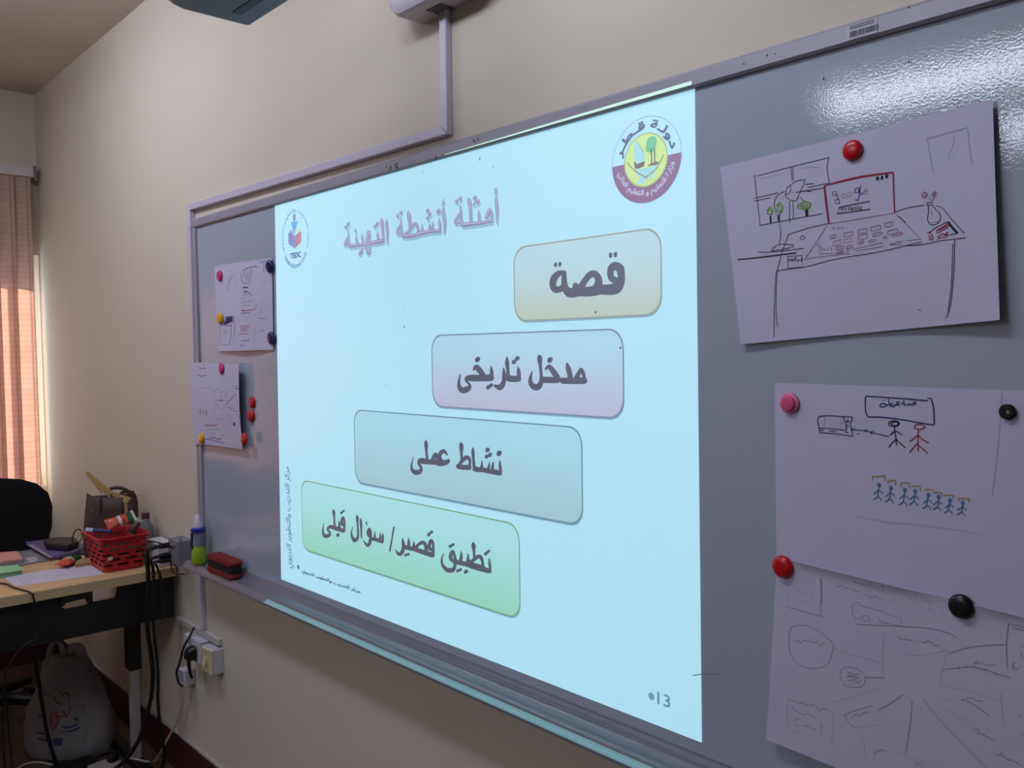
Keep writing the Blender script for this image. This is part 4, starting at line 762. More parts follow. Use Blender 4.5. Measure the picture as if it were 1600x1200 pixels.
w = MB(); w.tube([(-3.093, -.052, .548), (-3.090, -.054, .520), (-3.086, -.050, .485), (-3.082, -.046, .470)], [.008, .0045]); w.build('cord', blackC, pg, smooth=True)
c = on_y(288, 1059, -.02)
ad = thing('power_adapter', c, 'small white adapter with a printed label hanging below the double socket', 'power adapter')
w = MB(); w.box((c.x-.036, WY-.0015, c.z-.028), (c.x+.022, -.028, c.z+.032)); w.build('adapter_body', sockM, ad, bevel=.004)
w = MB()
for k in range(4): w.box((c.x-.028, -.0282, c.z+.018-.010*k), (c.x+.012-.008*(k % 2), -.0287, c.z+.0215-.010*k))
w.build('printed_label', mat('blue_grey_print', (70, 70, 100), .6), ad)
P = [on_y(*p, yy) for p, yy in (((303, 981), -.008), ((297, 993), -.030), ((287, 1012), -.050), ((281, 1035), -.056), ((276, 1050), -.058), ((279, 1066), -.050), ((286, 1073), -.038))]
tag(MB().tube(P, .0042).build('black_cable', blackC, None, smooth=True), 'thin black cord looping from the trunking end to the adapter', 'cable')
P = [on_y(*p, yy) for p, yy in (((286, 1075), -.020), ((285, 1092), -.020), ((281, 1110), -.022), ((272, 1135), -.030), ((258, 1162), -.045))]
P += [on_z(243, 1188, .012), on_z(231, 1190, .042), on_z(216, 1187, .043), on_z(200, 1184, .030)]
tag(MB().tube(P, .0042).build('white_cable', mat('white_cable', (196, 188, 184), .5), None, smooth=True), 'white cable running from the adapter down to the power strip', 'cable')
# ------------------------------------------------------------------ grey interface box beside the desk
ib = thing('interface_box', (-3.22, WY, .91), 'grey cable interface box on the wall at the desk end', 'connection box')
MB().box((-3.285, WY, .862), (-3.190, -.042, .958)).build('case', mat('blue_grey_painted_metal', (120, 122, 136), .5), ib, bevel=.003)
MB().box((-3.280, -.0415, .868), (-3.195, -.0435, .952)).build('front_plate', mat('grey_plate', (128, 124, 130), .5), ib)
for x, z in ((-3.262, .936), (-3.235, .930), (-3.255, .900), (-3.255, .882), (-3.215, .940)):
    w = MB(); w.lathe([(.0065, .0430), (.0065, .047), (.003, .047), (.003, .0435)], 12, (x, 0, z), 'y'); w.build('port_collar', mat('nickel', (190, 188, 185), .3, metal=.8), ib, smooth=True)
w = MB(); w.lathe([(.005, .002), (.005, .012), (.0005, .013)], 12, (-3.196, -.03, .956)); w.build('screw', mat('nickel', (0, 0, 0)), ib, smooth=True)
def plug_cable(x, z, lb, pts, r=.0055):
    t = thing('cable', (x, -.05, z), lb, 'cable', 'cables of the interface box')
    w = MB(); w.lathe([(.0065, .0475), (.0105, .049), (.0105, .075), (.008, .088), (.0055, .098)], 14, (x, 0, z), 'y'); w.build('plug', blackP, t, smooth=True)
    w = MB(); w.tube([(x, -.094, z), (x-.003, -.11, z-.003)]+pts, r); w.build('cord', blackC, t, smooth=True)
plug_cable(-3.262, .936, 'uppermost black cable plugged into the grey interface box', [(-3.272, -.125, .925), (-3.285, -.122, .90), (-3.288, -.120, .86), (-3.288, -.120, .80), (-3.290, -.126, .70), (-3.292, -.126, .615), (-3.296, -.116, .53), (-3.30, -.110, .45), (-3.31, -.114, .36), (-3.325, -.130, .28), (-3.36, -.150, .18), (-3.42, -.20, .08), (-3.50, -.27, .012)], .0085)
plug_cable(-3.255, .900, 'middle black cable plugged into the grey interface box', [(-3.262, -.118, .890), (-3.270, -.108, .86), (-3.272, -.106, .80), (-3.274, -.110, .70), (-3.278, -.108, .60), (-3.284, -.098, .50), (-3.290, -.094, .42), (-3.30, -.094, .34), (-3.32, -.080, .22), (-3.34, -.062, .10), (-3.40, -.056, .014)], .006)
plug_cable(-3.255, .882, 'lowest black cable plugged into the grey interface box', [(-3.253, -.104, .874), (-3.252, -.096, .855), (-3.250, -.088, .82), (-3.250, -.084, .76), (-3.252, -.082, .66)], .0045)
P = [(-3.235, -.048, .932), (-3.24, -.075, .945), (-3.25, -.10, .957), (-3.265, -.128, .962), (-3.275, -.146, .945), (-3.27, -.148, .925), (-3.262, -.130, .915)]
tag(MB().tube(P, .0024).build('thin_cable', blackC, None, smooth=True), 'thin black wire curling in front of the white carton', 'cable')
P = [(-3.25, -.048, .872), (-3.21, -.062, .868), (-3.16, -.078, .8585), (-3.12, -.082, .858), (-3.085, -.0785, .862), (-3.05, -.0765, .868)]
tag(MB().tube(P, .003).build('thin_cable', blackC, None, smooth=True), 'thin black wire from the interface box passing under the spray bottle', 'cable')

# ------------------------------------------------------------------ spray bottle and eraser on the tray
c = Vector((on_y(315, 885, -.035).x, -.043, .9105))
sb = thing('cleaner_bottle', c, 'squeeze bottle with white nozzle, blue ring and green foot on the tray end', 'bottle')
MB().lathe([(.023, 0), (.0255, .004), (.0255, .035), (.0225, .052), (.018, .066)], 24, c).build('green_foot', mat('lime_liquid_plastic', (150, 176, 42), .35), sb, smooth=True)
MB().lathe([(.0215, .0665), (.0205, .085), (.019, .115)], 24, c).build('clear_body', mat('smoky_plastic', (120, 126, 150), .3), sb, smooth=True)
w = MB(); w.prism([Vector((c.x, c.y, c.z))+Vector(p) for p in ((-.013, -.020, .050), (-.013, -.024, .060), (-.013, -.0235, .112), (-.013, -.0175, .112))], (.012, 0, 0)); w.build('dark_label', mat('navy_label', (26, 28, 58), .4), sb)
MB().lathe([(.020, .1145), (.0265, .117), (.0265, .126), (.019, .130)], 24, c).build('blue_ring', mat('blue_cap_plastic', (24, 30, 150), .35), sb, smooth=True)
MB().lathe([(.0165, .130), (.0162, .145), (.0125, .160), (.0100, .172), (.0075, .176), (.0005, .177)], 20, c).build('nozzle', mat('white_nozzle', (212, 208, 222), .4), sb, smooth=True)
e0, e1 = on_y(331, 905, -.045).x, on_y(369, 915, -.045).x
er = thing('board_eraser', ((e0+e1)/2, -.04, .91), 'red and black board eraser standing on the pen tray', 'board eraser')
def eras(z0, z1, w0, w1, ins): 
    cx = (e0+e1)/2; L = (e1-e0)
    R = lambda z, wd_, i: [Vector((cx+a, -.040+b, z)) for a, b in rrect(L-2*i, wd_, .012)]
    return MB().loft([R(z0, w0, ins), R(z0+(z1-z0)*.25, w0, 0), R(z0+(z1-z0)*.75, w1, 0), R(z1, w1, ins)])
redF = mat('dark_red_felt', (116, 22, 30), .8, noise=(90, .08))
eras(.9105, .927, .050, .048, .003).build('red_base', redF, er, smooth=True)
eras(.927, .953, .042, .042, .003).build('black_grip', mat('black_foam', (12, 12, 15), .8), er, smooth=True)
eras(.953, .968, .048, .048, .004).build('red_top', redF, er, smooth=True)

# ------------------------------------------------------------------ desk
DZ = .835
da = math.radians(1.2)
DU, DV = Vector((-math.sin(da), -math.cos(da), 0)), Vector((-math.cos(da), math.sin(da), 0))
DO = Vector((-3.311, -.004, 0))
def dk(u, v, z=0): return DO+DU*u+DV*v+Vector((0, 0, z))
def dbox(mb, u0, u1, v0, v1, z0, z1, mi=0): return mb.prism([dk(u0, v0, z0), dk(u1, v0, z0), dk(u1, v1, z0), dk(u0, v1, z0)], (0, 0, z1-z0), mi)
beech = bpy.data.materials.new('beech_laminate'); beech.use_nodes = True
nt = beech.node_tree; b = nt.nodes['Principled BSDF']; b.inputs['Roughness'].default_value = .45
tc = nt.nodes.new('ShaderNodeTexCoord'); mp = nt.nodes.new('ShaderNodeMapping'); mp.inputs['Scale'].default_value = (60, 3, 60)
nz = nt.nodes.new('ShaderNodeTexNoise'); nz.inputs['Scale'].default_value = 1; nz.inputs['Detail'].default_value = 5
r = nt.nodes.new('ShaderNodeValToRGB'); r.color_ramp.elements[0].position = .35; r.color_ramp.elements[1].position = .65
r.color_ramp.elements[0].color = lin(196, 158, 112); r.color_ramp.elements[1].color = lin(214, 178, 132)
nt.links.new(tc.outputs['Object'], mp.inputs[0]); nt.links.new(mp.outputs[0], nz.inputs[0]); nt.links.new(nz.outputs[0], r.inputs[0]); nt.links.new(r.outputs[0], b.inputs['Base Color'])
edgeM = mat('beech_edge_band', (190, 165, 126), .5, noise=(30, .05))
blackM = mat('black_desk_metal', (15, 14, 17), .5)
dsk = thing('desk', DO+Vector((-.4, -.8, 0)), 'beech topped desk with black front panel standing against the board wall', 'desk')
w = MB(); dbox(w, 0, 1.6, .004, .74, DZ-.036, DZ); w.build('desktop', beech, dsk, bevel=.003)
w = MB(); dbox(w, 0, 1.6, 0, .004, DZ-.035, DZ-.001); w.build('edge_band', edgeM, dsk)
w = MB(); PV = .035
pts = [(0.0, .633), (0.0, DZ-.0365), (.205, DZ-.0365), (.208, .768), (.216, .748), (.305, .748), (.318, .742), (.385, .742), (.402, .755), (.402, DZ-.0365), (1.6, DZ-.0365), (1.6, .633)]
w.prism([dk(u, PV, z) for u, z in pts], DV*.016); w.build('front_panel', blackM, dsk, bevel=.001)
w = MB(); w.prism([dk(u, PV-.012, z) for u, z in ((.298, DZ-.0365), (.405, DZ-.0365), (.405, .758), (.396, .758), (.388, .768), (.325, .772), (.314, .752), (.306, .747), (.298, .752))], DV*.011); w.build('cable_flap', blackM, dsk)
for u in (.10, 1.5):
    w = MB(); dbox(w, u-.024, u+.024, .20, .26, .40, DZ-.0365); w.build('leg_sleeve', blackM, dsk, bevel=.003)
    w = MB(); dbox(w, u-.016, u+.016, .210, .250, .035, .40); w.build('leg', mat('grey_leg_metal', (158, 152, 150), .4), dsk, bevel=.003)
    w = MB(); dbox(w, u-.022, u+.022, .02, .70, .004, .035); w.build('foot_bar', blackM, dsk, bevel=.004)
    w = MB(); dbox(w, u-.012, u+.012, .262, .70, DZ-.08, DZ-.0365); w.build('top_bracket', blackM, dsk)

# white carton with papers on it
a = DO+DU*.004
cb = thing('carton', dk(.05, .13, DZ), 'white carton with loose papers on top at the wall end of the desk', 'box')
w = MB(); dbox(w, .002, .056, .030, .165, DZ+.0005, DZ+.088); w.build('box_body', mat('white_card', (196, 188, 198), .7), cb, bevel=.002)
w = MB(); w.prism([dk(-.004, .026, DZ+.0885), dk(.058, .028, DZ+.0885), dk(.0585, .162, DZ+.0885), dk(.000, .166, DZ+.0885)], (0, 0, .0035)); w.build('lid_papers', mat('white_top_paper', (212, 206, 208), .7), cb)
w = MB(); P = [dk(.050-.045*k/8, .10+.03*math.sin(k/8*PI), DZ+.0925) for k in range(9)]; ribbon(w, P, .004, 0, Vector((0, 0, 1)))
for u, v in ((.01, .075), (.032, .060)):
    ribbon(w, [dk(u, v, DZ+.0925), dk(u+.018, v+.006, DZ+.0925), dk(u+.02, v-.004, DZ+.0925)], .004, 0, Vector((0, 0, 1)))
w.build('printed_marks', mat('grey_print', (120, 118, 122), .7), cb)
# bottle
c = Vector((-3.552, -.030, DZ))
wb_ = thing('water_bottle', c, 'small clear water bottle with purple cap behind the white carton', 'bottle')
pet = mat('clear_bottle_plastic', (196, 206, 214), .12, trans=.75, spec=.5)
MB().lathe([(.024, .001), (.030, .006), (.030, .05), (.028, .06), (.0305, .07), (.0305, .112), (.026, .132), (.016, .152), (.0135, .162)], 24, c).build('bottle_body', pet, wb_, smooth=True)
MB().lathe([(.0155, .1605), (.0155, .180), (.0145, .182), (.0005, .182)], 20, c).build('cap', mat('purple_cap', (92, 18, 58), .4), wb_, smooth=True)
MB().lathe([(.0307, .073), (.0309, .074), (.0309, .108), (.0307, .109)], 24, c).build('label_band', mat('grey_label_film', (120, 128, 140), .4), wb_, smooth=True)

# red basket
redP = mat('red_basket_plastic', (176, 22, 32), .42)
darkIn = mat('dark_basket_slot', (60, 12, 20), .7)
bk = thing('basket', dk(.163, .187, DZ), 'red plastic slotted basket full of odds and ends on the desk', 'basket')
bu, bv = .163, .187                             # centre
def bring(z, t=0, n=5):
    k = (z-DZ)/.13; hu, hv, rr = .072+.020*k-t, .094+.022*k-t, .022
    return [dk(bu+x, bv+y, z) for x, y in rrect(2*hu, 2*hv, rr, n)]
zz = [DZ+.0015+.1285*k/13 for k in range(14)]
w = MB(); O = [bring(z) for z in zz]; n = len(O[0])
# walls as a net: rows 0 and 13 solid, slots left out in alternating columns
def dense(ring, per=6):
    out = []
    for i in range(len(ring)):
        a_, b_ = ring[i], ring[(i+1) % len(ring)]
        k = max(1, int((b_-a_).length/.0085))
        out.append((a_, b_, k))
    return out
ks = [x[2] for x in dense(O[0])]
def sub(ring):
    out = []
    for i in range(len(ring)):
        for j in range(ks[i]): out.append(ring[i].lerp(ring[(i+1) % len(ring)], j/ks[i]))
    return out
OO = [sub(bring(z)) for z in zz]; N = len(OO[0])
vs = [p for r_ in OO for p in r_]; fs = []
for j in range(13):
    for i in range(N):
        hole = j in (2, 4, 6, 8, 10) and (i+(j//2)*3) % 6 not in (0, 1)
        if not hole: fs.append((j*N+i, j*N+(i+1) % N, (j+1)*N+(i+1) % N, (j+1)*N+i))
w.add(vs, fs); w.add(OO[0], [tuple(range(N))])
o = w.build('slotted_body', redP, bk); q = o.modifiers.new('thickness', 'SOLIDIFY'); q.thickness = .0022; q.offset = -1
w = MB(); R1, R2, R3, R4 = bring(DZ+.122, -.001), bring(DZ+.124, -.006), bring(DZ+.133, -.006), bring(DZ+.134, .002)
w.loft([R1, R2, R3, R4, bring(DZ+.126, .003)], cap=False); w.build('rim', redP, bk, smooth=True)
w = MB(); p = dk(bu+.083, bv-.03, DZ+.062); w.box((p.x-.001, p.y-.002, p.z), (p.x+.001, p.y+.012, p.z+.014))
p = on_x(161, 868, -3.437)
w = MB(); w.prism([dk(bu+.045, bv-.1035, DZ+.048), dk(bu+.062, bv-.1035, DZ+.048), dk(bu+.062, bv-.106, DZ+.062), dk(bu+.045, bv-.106, DZ+.062)], DV*-.0012); w.build('price_sticker', mat('pale_sticker', (226, 196, 190), .6), bk)
w = MB(); w.loft([bring(DZ+.03, .006), bring(DZ+.082, .006)]); o = w.build('heap_of_odds', mat('dark_mixed_clutter', (44, 36, 40), .8, noise=(70, .6)), None); o.location = (0, 0, 0)
tag(o, 'dark mixed small clutter filling the red basket', 'clutter'); o['kind'] = 'stuff'

def pillow(name, c, ax, L, Wd, T, mats, label, cat, nrm=Vector((0, 0, 1)), bands=None, n=20):
    """crimped snack packet: length L along ax, bands = material index by position"""
    ax = ax.normalized(); sd_ = nrm.cross(ax).normalized(); nn = ax.cross(sd_)
    w = MB(); rings = []
    for i in range(n+1):
        t = i/n; k = math.sin(PI*min(1, max(0, (t-.06)/.88)))**.55 if .06 < t < .94 else 0
        h = .0012+T/2*k; wd_ = Wd/2*(1-.12*k)*(1+.03*math.sin(40*t))
        rings.append([c+ax*L*(t-.5)+sd_*wd_*math.cos(a_)+nn*h*math.sin(a_)*(1+.12*math.sin(5*a_+9*t)) for a_ in [2*PI*q/14 for q in range(14)]])
    m_ = 14
    for i in range(n):
        mi = bands(i/n) if bands else 0
        w.loft([rings[i], rings[i+1]], mi, cap=False)
    w.add(rings[0], [tuple(range(m_))]); w.add(rings[-1], [tuple(range(m_))])
    o = w.build(name, mats, None, smooth=True); o.location = (0, 0, 0)
    return tag(o, label, cat)
orM, whM, grM = mat('orange_foil', (196, 74, 44), .35), mat('white_foil', (206, 202, 204), .35), mat('green_foil', (24, 84, 44), .35)
p0, p1_ = on_x(166, 822, -3.49), on_x(211, 806, -3.49)
pillow('snack_packet', (p0+p1_)/2+Vector((0, 0, .002)), p1_-p0, (p1_-p0).length, .050, .026, [orM, whM, grM], 'orange, white and green striped packet on top of the red basket', 'packet', Vector((.8, 0, .6)),
       lambda t: 0 if t < .36 else 1 if t < .50 else 0 if t < .66 else 2 if t < .88 else 1)
p0, p1_ = on_x(203, 832, -3.47), on_x(219, 812, -3.47)
pillow('snack_packet', (p0+p1_)/2, p1_-p0, (p1_-p0).length*1.1, .030, .016, [mat('dark_brown_foil', (70, 36, 30), .4), mat('silver_foil', (150, 146, 130), .3)], 'dark brown narrow packet at the right end of the red basket', 'packet', Vector((.8, -.3, .5)), lambda t: 1 if t > .75 else 0)
p0, p1_ = on_x(135, 829.5, -3.525), on_x(173, 832, -3.455)
mk = thing('marker_pen', (p0+p1_)/2, 'blue marker pen with pale end lying across the rim of the red basket', 'pen')
d = (p1_-p0)
MB().tube([p0+Vector((0, 0, .004)), p0+d*.3+Vector((0, 0, .004))], .0085, 12).build('cap', mat('pale_blue_plastic', (168, 176, 206), .35), mk, smooth=True)
MB().tube([p0+d*.3+Vector((0, 0, .004)), p1_+Vector((0, 0, .004))], .0080, 12).build('barrel', mat('navy_barrel', (44, 44, 96), .35), mk, smooth=True)
# folded wooden sticks
XS = -3.56
g = lambda px, py, dx=0: on_x(px, py, XS+dx)
woodM = mat('pale_beige_wood', (196, 160, 104), .55, noise=(40, .08))
ws = thing('wooden_stick', g(203, 779), 'pale beige folded wooden sticks standing up out of the red basket', 'wooden sticks')
def slat(name, a_, b_, w0, w1, th, M=woodM):
    a_, b_ = Vector(a_), Vector(b_); t_ = (b_-a_).normalized(); s_ = t_.cross(Vector((1, 0, 0))).normalized()
    w = MB(); w.prism([a_+s_*w0/2, b_+s_*w1/2, b_-s_*w1/2, a_-s_*w0/2], (th, 0, 0)); return w.build(name, M, ws, bevel=.0015)
slat('long_slat', g(134, 737), g(174, 774), .012, .026, .006)
slat('second_slat', g(134.5, 738, .007), g(160, 769, .007), .008, .016, .005)
slat('short_slat', g(172, 771, .004), g(204, 779, .004), .018, .008, .006)
slat('prop', g(196, 783), g(198, 820), .010, .009, .005)
w = MB(); q = g(196, 782, .006); w.lathe([(.0115, -.002), (.0115, .005), (.006, .0065), (.0005, .0065)], 18, q, 'x'); w.build('pivot_disc', woodM, ws, smooth=True)
w = MB(); q = g(173, 773, .0095); w.lathe([(.004, -.001), (.004, .003), (.0005, .0035)], 10, q, 'x'); w.build('rivet', mat('dark_rivet', (60, 44, 30), .5), ws)
# handbag behind the basket
leather = mat('dark_brown_leather', (66, 44, 40), .45, noise=(25, .10), bump=(180, .25))
A0, A1 = Vector((-3.672, -.016, DZ)), Vector((-3.752, -.206, DZ))      # right end (near the wall) and left end
hb = thing('handbag', (A0+A1)/2, 'dark brown leather handbag standing behind the red basket', 'handbag')
ax = (A1-A0).normalized(); sd_ = Vector((-ax.y, ax.x, 0)); L = (A1-A0).length; hc = (A0+A1)/2
def hring(z, l, t, sag=0, n=32):
    out = []
    for k in range(n):
        a_ = 2*PI*k/n; ca, sa = math.cos(a_), math.sin(a_)
        ex = lambda v: math.copysign(abs(v)**.45, v)
        out.append(hc+ax*l/2*ex(ca)+sd_*t/2*ex(sa)+Vector((0, 0, z+sag*math.cos(2*a_))))
    return out
w = MB(); w.loft([hring(.0015, L*1.0, .070), hring(.02, L*1.06, .080), hring(.10, L*1.02, .078), hring(.18, L*.95, .060), hring(.235, L*.88, .034, .006), hring(.250, L*.86, .022, .012), hring(.238, L*.82, .010, .010)])
w.build('bag_body', leather, hb, smooth=True)
fr_ = -sd_ if sd_.x < 0 else sd_
w = MB()
for s_ in (-.22, .18):
    w.tube([hc+ax*L*s_+fr_*.030+Vector((0, 0, .17)), hc+ax*L*s_*.95+fr_*.022+Vector((0, 0, .245))], .003, 8)
w.build('strap_seam', mat('dark_thread', (40, 26, 24), .6), hb)
w = MB(); w.tube([hc-ax*L*.40+fr_*.012+Vector((0, 0, .225)), hc-ax*L*.28+fr_*.014+Vector((0, 0, .268)), hc-ax*L*.02+fr_*.012+Vector((0, 0, .276)), hc+ax*L*.06+fr_*.010+Vector((0, 0, .242))], .0075, 10); w.build('handle', leather, hb, smooth=True)
w = MB(); w.tube([hc-ax*L*.46-fr_*.008+Vector((0, 0, .10)), hc-ax*L*.44-fr_*.004+Vector((0, 0, .235)), hc-ax*L*.24-fr_*.004+Vector((0, 0, .256)), hc-ax*L*.12-fr_*.006+Vector((0, 0, .23))], .007, 10); w.build('handle', leather, hb, smooth=True)
w = MB(); w.lathe([(.006, .0), (.006, .004), (.0005, .005)], 12, Vector((0, 0, 0)), 'x'); o = w.build('rivet', mat('brass_rivet', (150, 120, 96), .3, metal=.6), hb); o.location = hc+ax*L*.33+fr_*.0265+Vector((0, 0, .192)); o.rotation_euler[2] = math.atan2(fr_.y, fr_.x)

# flat things on the left of the desk
def slab(name, px, z, th, M, label, cat, parent=None):
    q = [on_z(*p, z) for p in px]; w = MB(); w.prism([Vector((p.x, p.y, z)) for p in q], (0, 0, th))
    o = w.build(name, M, parent, bevel=min(.0008, th*.3))
    if label: tag(o, label, cat)
    return o
fm = slab('printed_form', ((5, 902), (25, 916.5), (163, 897), (138, 880.5)), DZ+.0006, .0006, mat('form_paper', (206, 200, 218), .7), 'white printed form lying along the front edge of the desk', 'paper')
w = MB()
def zl(pts, wd_=.0025, dz=.0016): ribbon(w, [on_z(*p, DZ+dz) for p in pts], wd_, 0, Vector((0, 0, 1)))
for a_, b_ in (((27, 901), (37, 912)), ((38, 902), (46, 910)), ((104, 889), (116, 898)), ((128, 885), (142, 897))): zl((a_, b_), .0012)
for k in range(9):
    y = 899.5+k*1.4; zl(((30+k*1.3, y+.6), (100+k*1.3, y-8.6-k*.1)), .0010)
    zl(((108+k*1.3, y-10), (126+k*1.5, y-12.5)), .0010)
zl(((32, 913), (44, 912)), .006); zl(((140, 898), (145, 896.5)), .006)
w.build('printed_lines', mat('form_print', (140, 136, 158), .7), fm)
mg = slab('magazine', ((-30, 872), (-30, 893), (35, 884), (76, 876.5), (52, 860)), DZ+.0006, .005, mat('magazine_cover', (128, 128, 136), .4, noise=(30, .35)), 'grey printed magazine lying under the spiral notebook', 'magazine')
w = MB()
q = [on_z(*p, DZ+.006) for p in ((40, 872), (56, 869.5), (60, 876), (46, 880))]; w.prism(q, (0, 0, .0004)); w.build('cover_picture', mat('pale_cover_picture', (176, 176, 186), .5), mg)
sn = thing('spiral_notebook', on_z(10, 872, DZ+.006), 'spiral bound notebook with a pink printed cover at the left end of the desk', 'notebook')
q = [on_z(*p, DZ+.007) for p in ((-30, 869), (-30, 887), (37, 878.5), (27, 864.5))]
w = MB(); w.prism(q, (0, 0, .008)); w.build('pages', mat('cream_pages', (206, 196, 190), .7), sn)
q2 = [p+Vector((0, 0, .0085)) for p in q]; w = MB(); w.prism(q2, (0, 0, .0012)); w.build('cover', mat('pink_printed_cover', (214, 152, 138), .55, noise=(45, .3)), sn)
w = MB()
for k in range(24):
    p = q2[1].lerp(q2[2], (k+.5)/24); d_ = (q2[0]-q2[1]).normalized()
    w.tube([p+d_*.004+Vector((0, 0, .002)), p-d_*.0+Vector((0, 0, .006)), p-d_*.005+Vector((0, 0, .001)), p-d_*.004-Vector((0, 0, .006))], .0010, 6, smooth=2)
w.build('wire_spiral', mat('dark_wire', (70, 66, 76), .3, metal=.7), sn)
gp = slab('green_pad', ((-35, 888), (-35, 902), (0, 897), (35, 891.5), (37, 889.5), (28, 884)), DZ+.018, .003, mat('mint_green_paper', (150, 200, 150), .7), 'mint green paper pad lying at the left front of the desk', 'notepad')
q = [on_z(*p, DZ+.018) for p in ((-33, 889), (-33, 901), (0, 896.5), (34, 890.7), (27, 884.6))]
w = MB(); w.prism([Vector((p.x, p.y, DZ+.0006)) for p in q], (0, 0, .0172)); w.build('pages', mat('pad_pages', (130, 170, 130), .8), gp)
nb = slab('notebook', ((40, 851), (80, 873.5), (92, 872.5), (137, 862), (128, 853), (75, 847.5)), DZ+.0065, .013, mat('purple_blue_cover', (96, 90, 130), .5), 'purple blue covered notebook lying under the black case', 'notebook')
w = MB(); q = [on_z(*p, DZ+.0196) for p in ((42, 851.3), (78, 871.5), (82, 871), (50, 850.2))]; w.prism(q, (0, 0, .0004)); w.build('cover_band', mat('lilac_band', (160, 140, 170), .5), nb)
pc = thing('black_case', on_z(95, 850, DZ+.02), 'black soft case with a cord loop lying on the notebook', 'case')
q = [on_z(*p, DZ+.021) for p in ((68, 852), (72, 858.5), (106, 862), (124, 855), (118, 848), (92, 848))]
w = MB(); w.prism(q, (0, 0, .026)); w.build('case_body', mat('black_soft_case', (20, 18, 24), .55), pc, bevel=.007, seg=3)
P = [on_x(*p, -3.79) for p in ((113, 848), (114, 838), (117, 830), (123, 827), (128, 831), (128, 840), (123, 848))]
w = MB(); w.tube(P, .0022); w.build('cord_loop', blackC, pc, smooth=True)
c = on_z(122, 866, DZ+.001)
o = MB()
o.loft([[Vector((c.x+a_*s_*.034+.0, c.y+b_*s_*.052, DZ+h)) for a_, b_ in [(math.cos(k*PI/10), math.sin(k*PI/10)) for k in range(20)]] for s_, h in ((.9, .001), (1, .007), (.95, .019), (.75, .027), (.35, .031))])
o = o.build('computer_mouse', mat('charcoal_plastic', (52, 50, 56), .4), None, smooth=True); tag(o, 'charcoal grey mouse between the black case and the red basket', 'computer mouse')
# shift the mouse clear of the notebook
o.location = (.012, .045, 0)
p0, p1_ = on_z(95, 883, DZ+.018), on_z(122, 869, DZ+.018)
pillow('snack_packet', (p0+p1_)/2+Vector((0, 0, .0)), p1_-p0, .135, .056, .032, [orM, whM, grM], 'small green and orange foil packet lying on the desk left of the basket', 'packet', Vector((0, 0, 1)), lambda t: 0 if t < .34 else 1 if t < .44 else 2 if t < .85 else 1)
p0 = on_z(112, 884, DZ+.008); p1_ = on_z(136, 878, DZ+.008)
w = MB(); w.prism([on_z(*p, DZ+.0008) for p in ((117, 887.5), (140, 883.5), (138, 877), (119, 880.5))], (0, 0, .014)); o = w.build('card_box', mat('tan_card', (168, 134, 100), .7), None, bevel=.002); tag(o, 'flat tan card box between the foil packet and the white form', 'box'); 
P = [on_z(*p, DZ+.0045) for p in ((-30, 905), (0, 911), (12, 913), (22, 918))]+[on_x(*p, -3.345) for p in ((28, 926), (31, 934), (33, 950))]
P[-3].z = DZ+.004; P[-3].x = P[-3].x
P = P[:4]+[dk(.505, -.0075, DZ+.001), dk(.498, -.012, DZ-.02), dk(.49, -.012, DZ-.07), dk(.495, -.012, DZ-.16), dk(.53, -.012, .66), dk(.585, .0, .58), dk(.60, .01, .40), dk(.60, .03, .15), dk(.61, .08, .006), dk(.66, .16, .006)]
tag(MB().tube(P, .0032).build('desk_cable', blackC, None, smooth=True), 'black cable crossing the white form and dropping over the desk edge', 'cable')

# ------------------------------------------------------------------ office chair
c = Vector((-4.46, -.47, 0))
ch = thing('office_chair', c, 'black office chair with rounded backrest standing behind the desk', 'chair')
fab = mat('black_chair_fabric', (13, 12, 16), .85, spec=.2)
def outline(y0, y1, z):  return y0, y1
rows = [(.60, .185, .0), (.68, .215, .0), (.78, .252, .0), (.88, .283, .0), (.97, .292, 0), (1.03, .280, 0), (1.075, .240, 0), (1.10, .180, 0), (1.112, .10, 0), (1.115, .03, 0)]
w = MB(); rings = []
for z, hw, _ in rows:
    lean = -.10*(z-.6)/.5; ring = []
    for sgn in (1, -1):
        for k in range(11):
            q = (k/10*2-1)*sgn*hw
            ring.append(c+Vector((.17+lean+.05*(q/.3)**2*(1)+(.022 if sgn > 0 else -.022)*math.sqrt(max(0.02, 1-(abs(q)/hw)**4)), q, z)))
    rings.append(ring)
w.loft(rings); o = w.build('backrest', fab, ch, smooth=True)
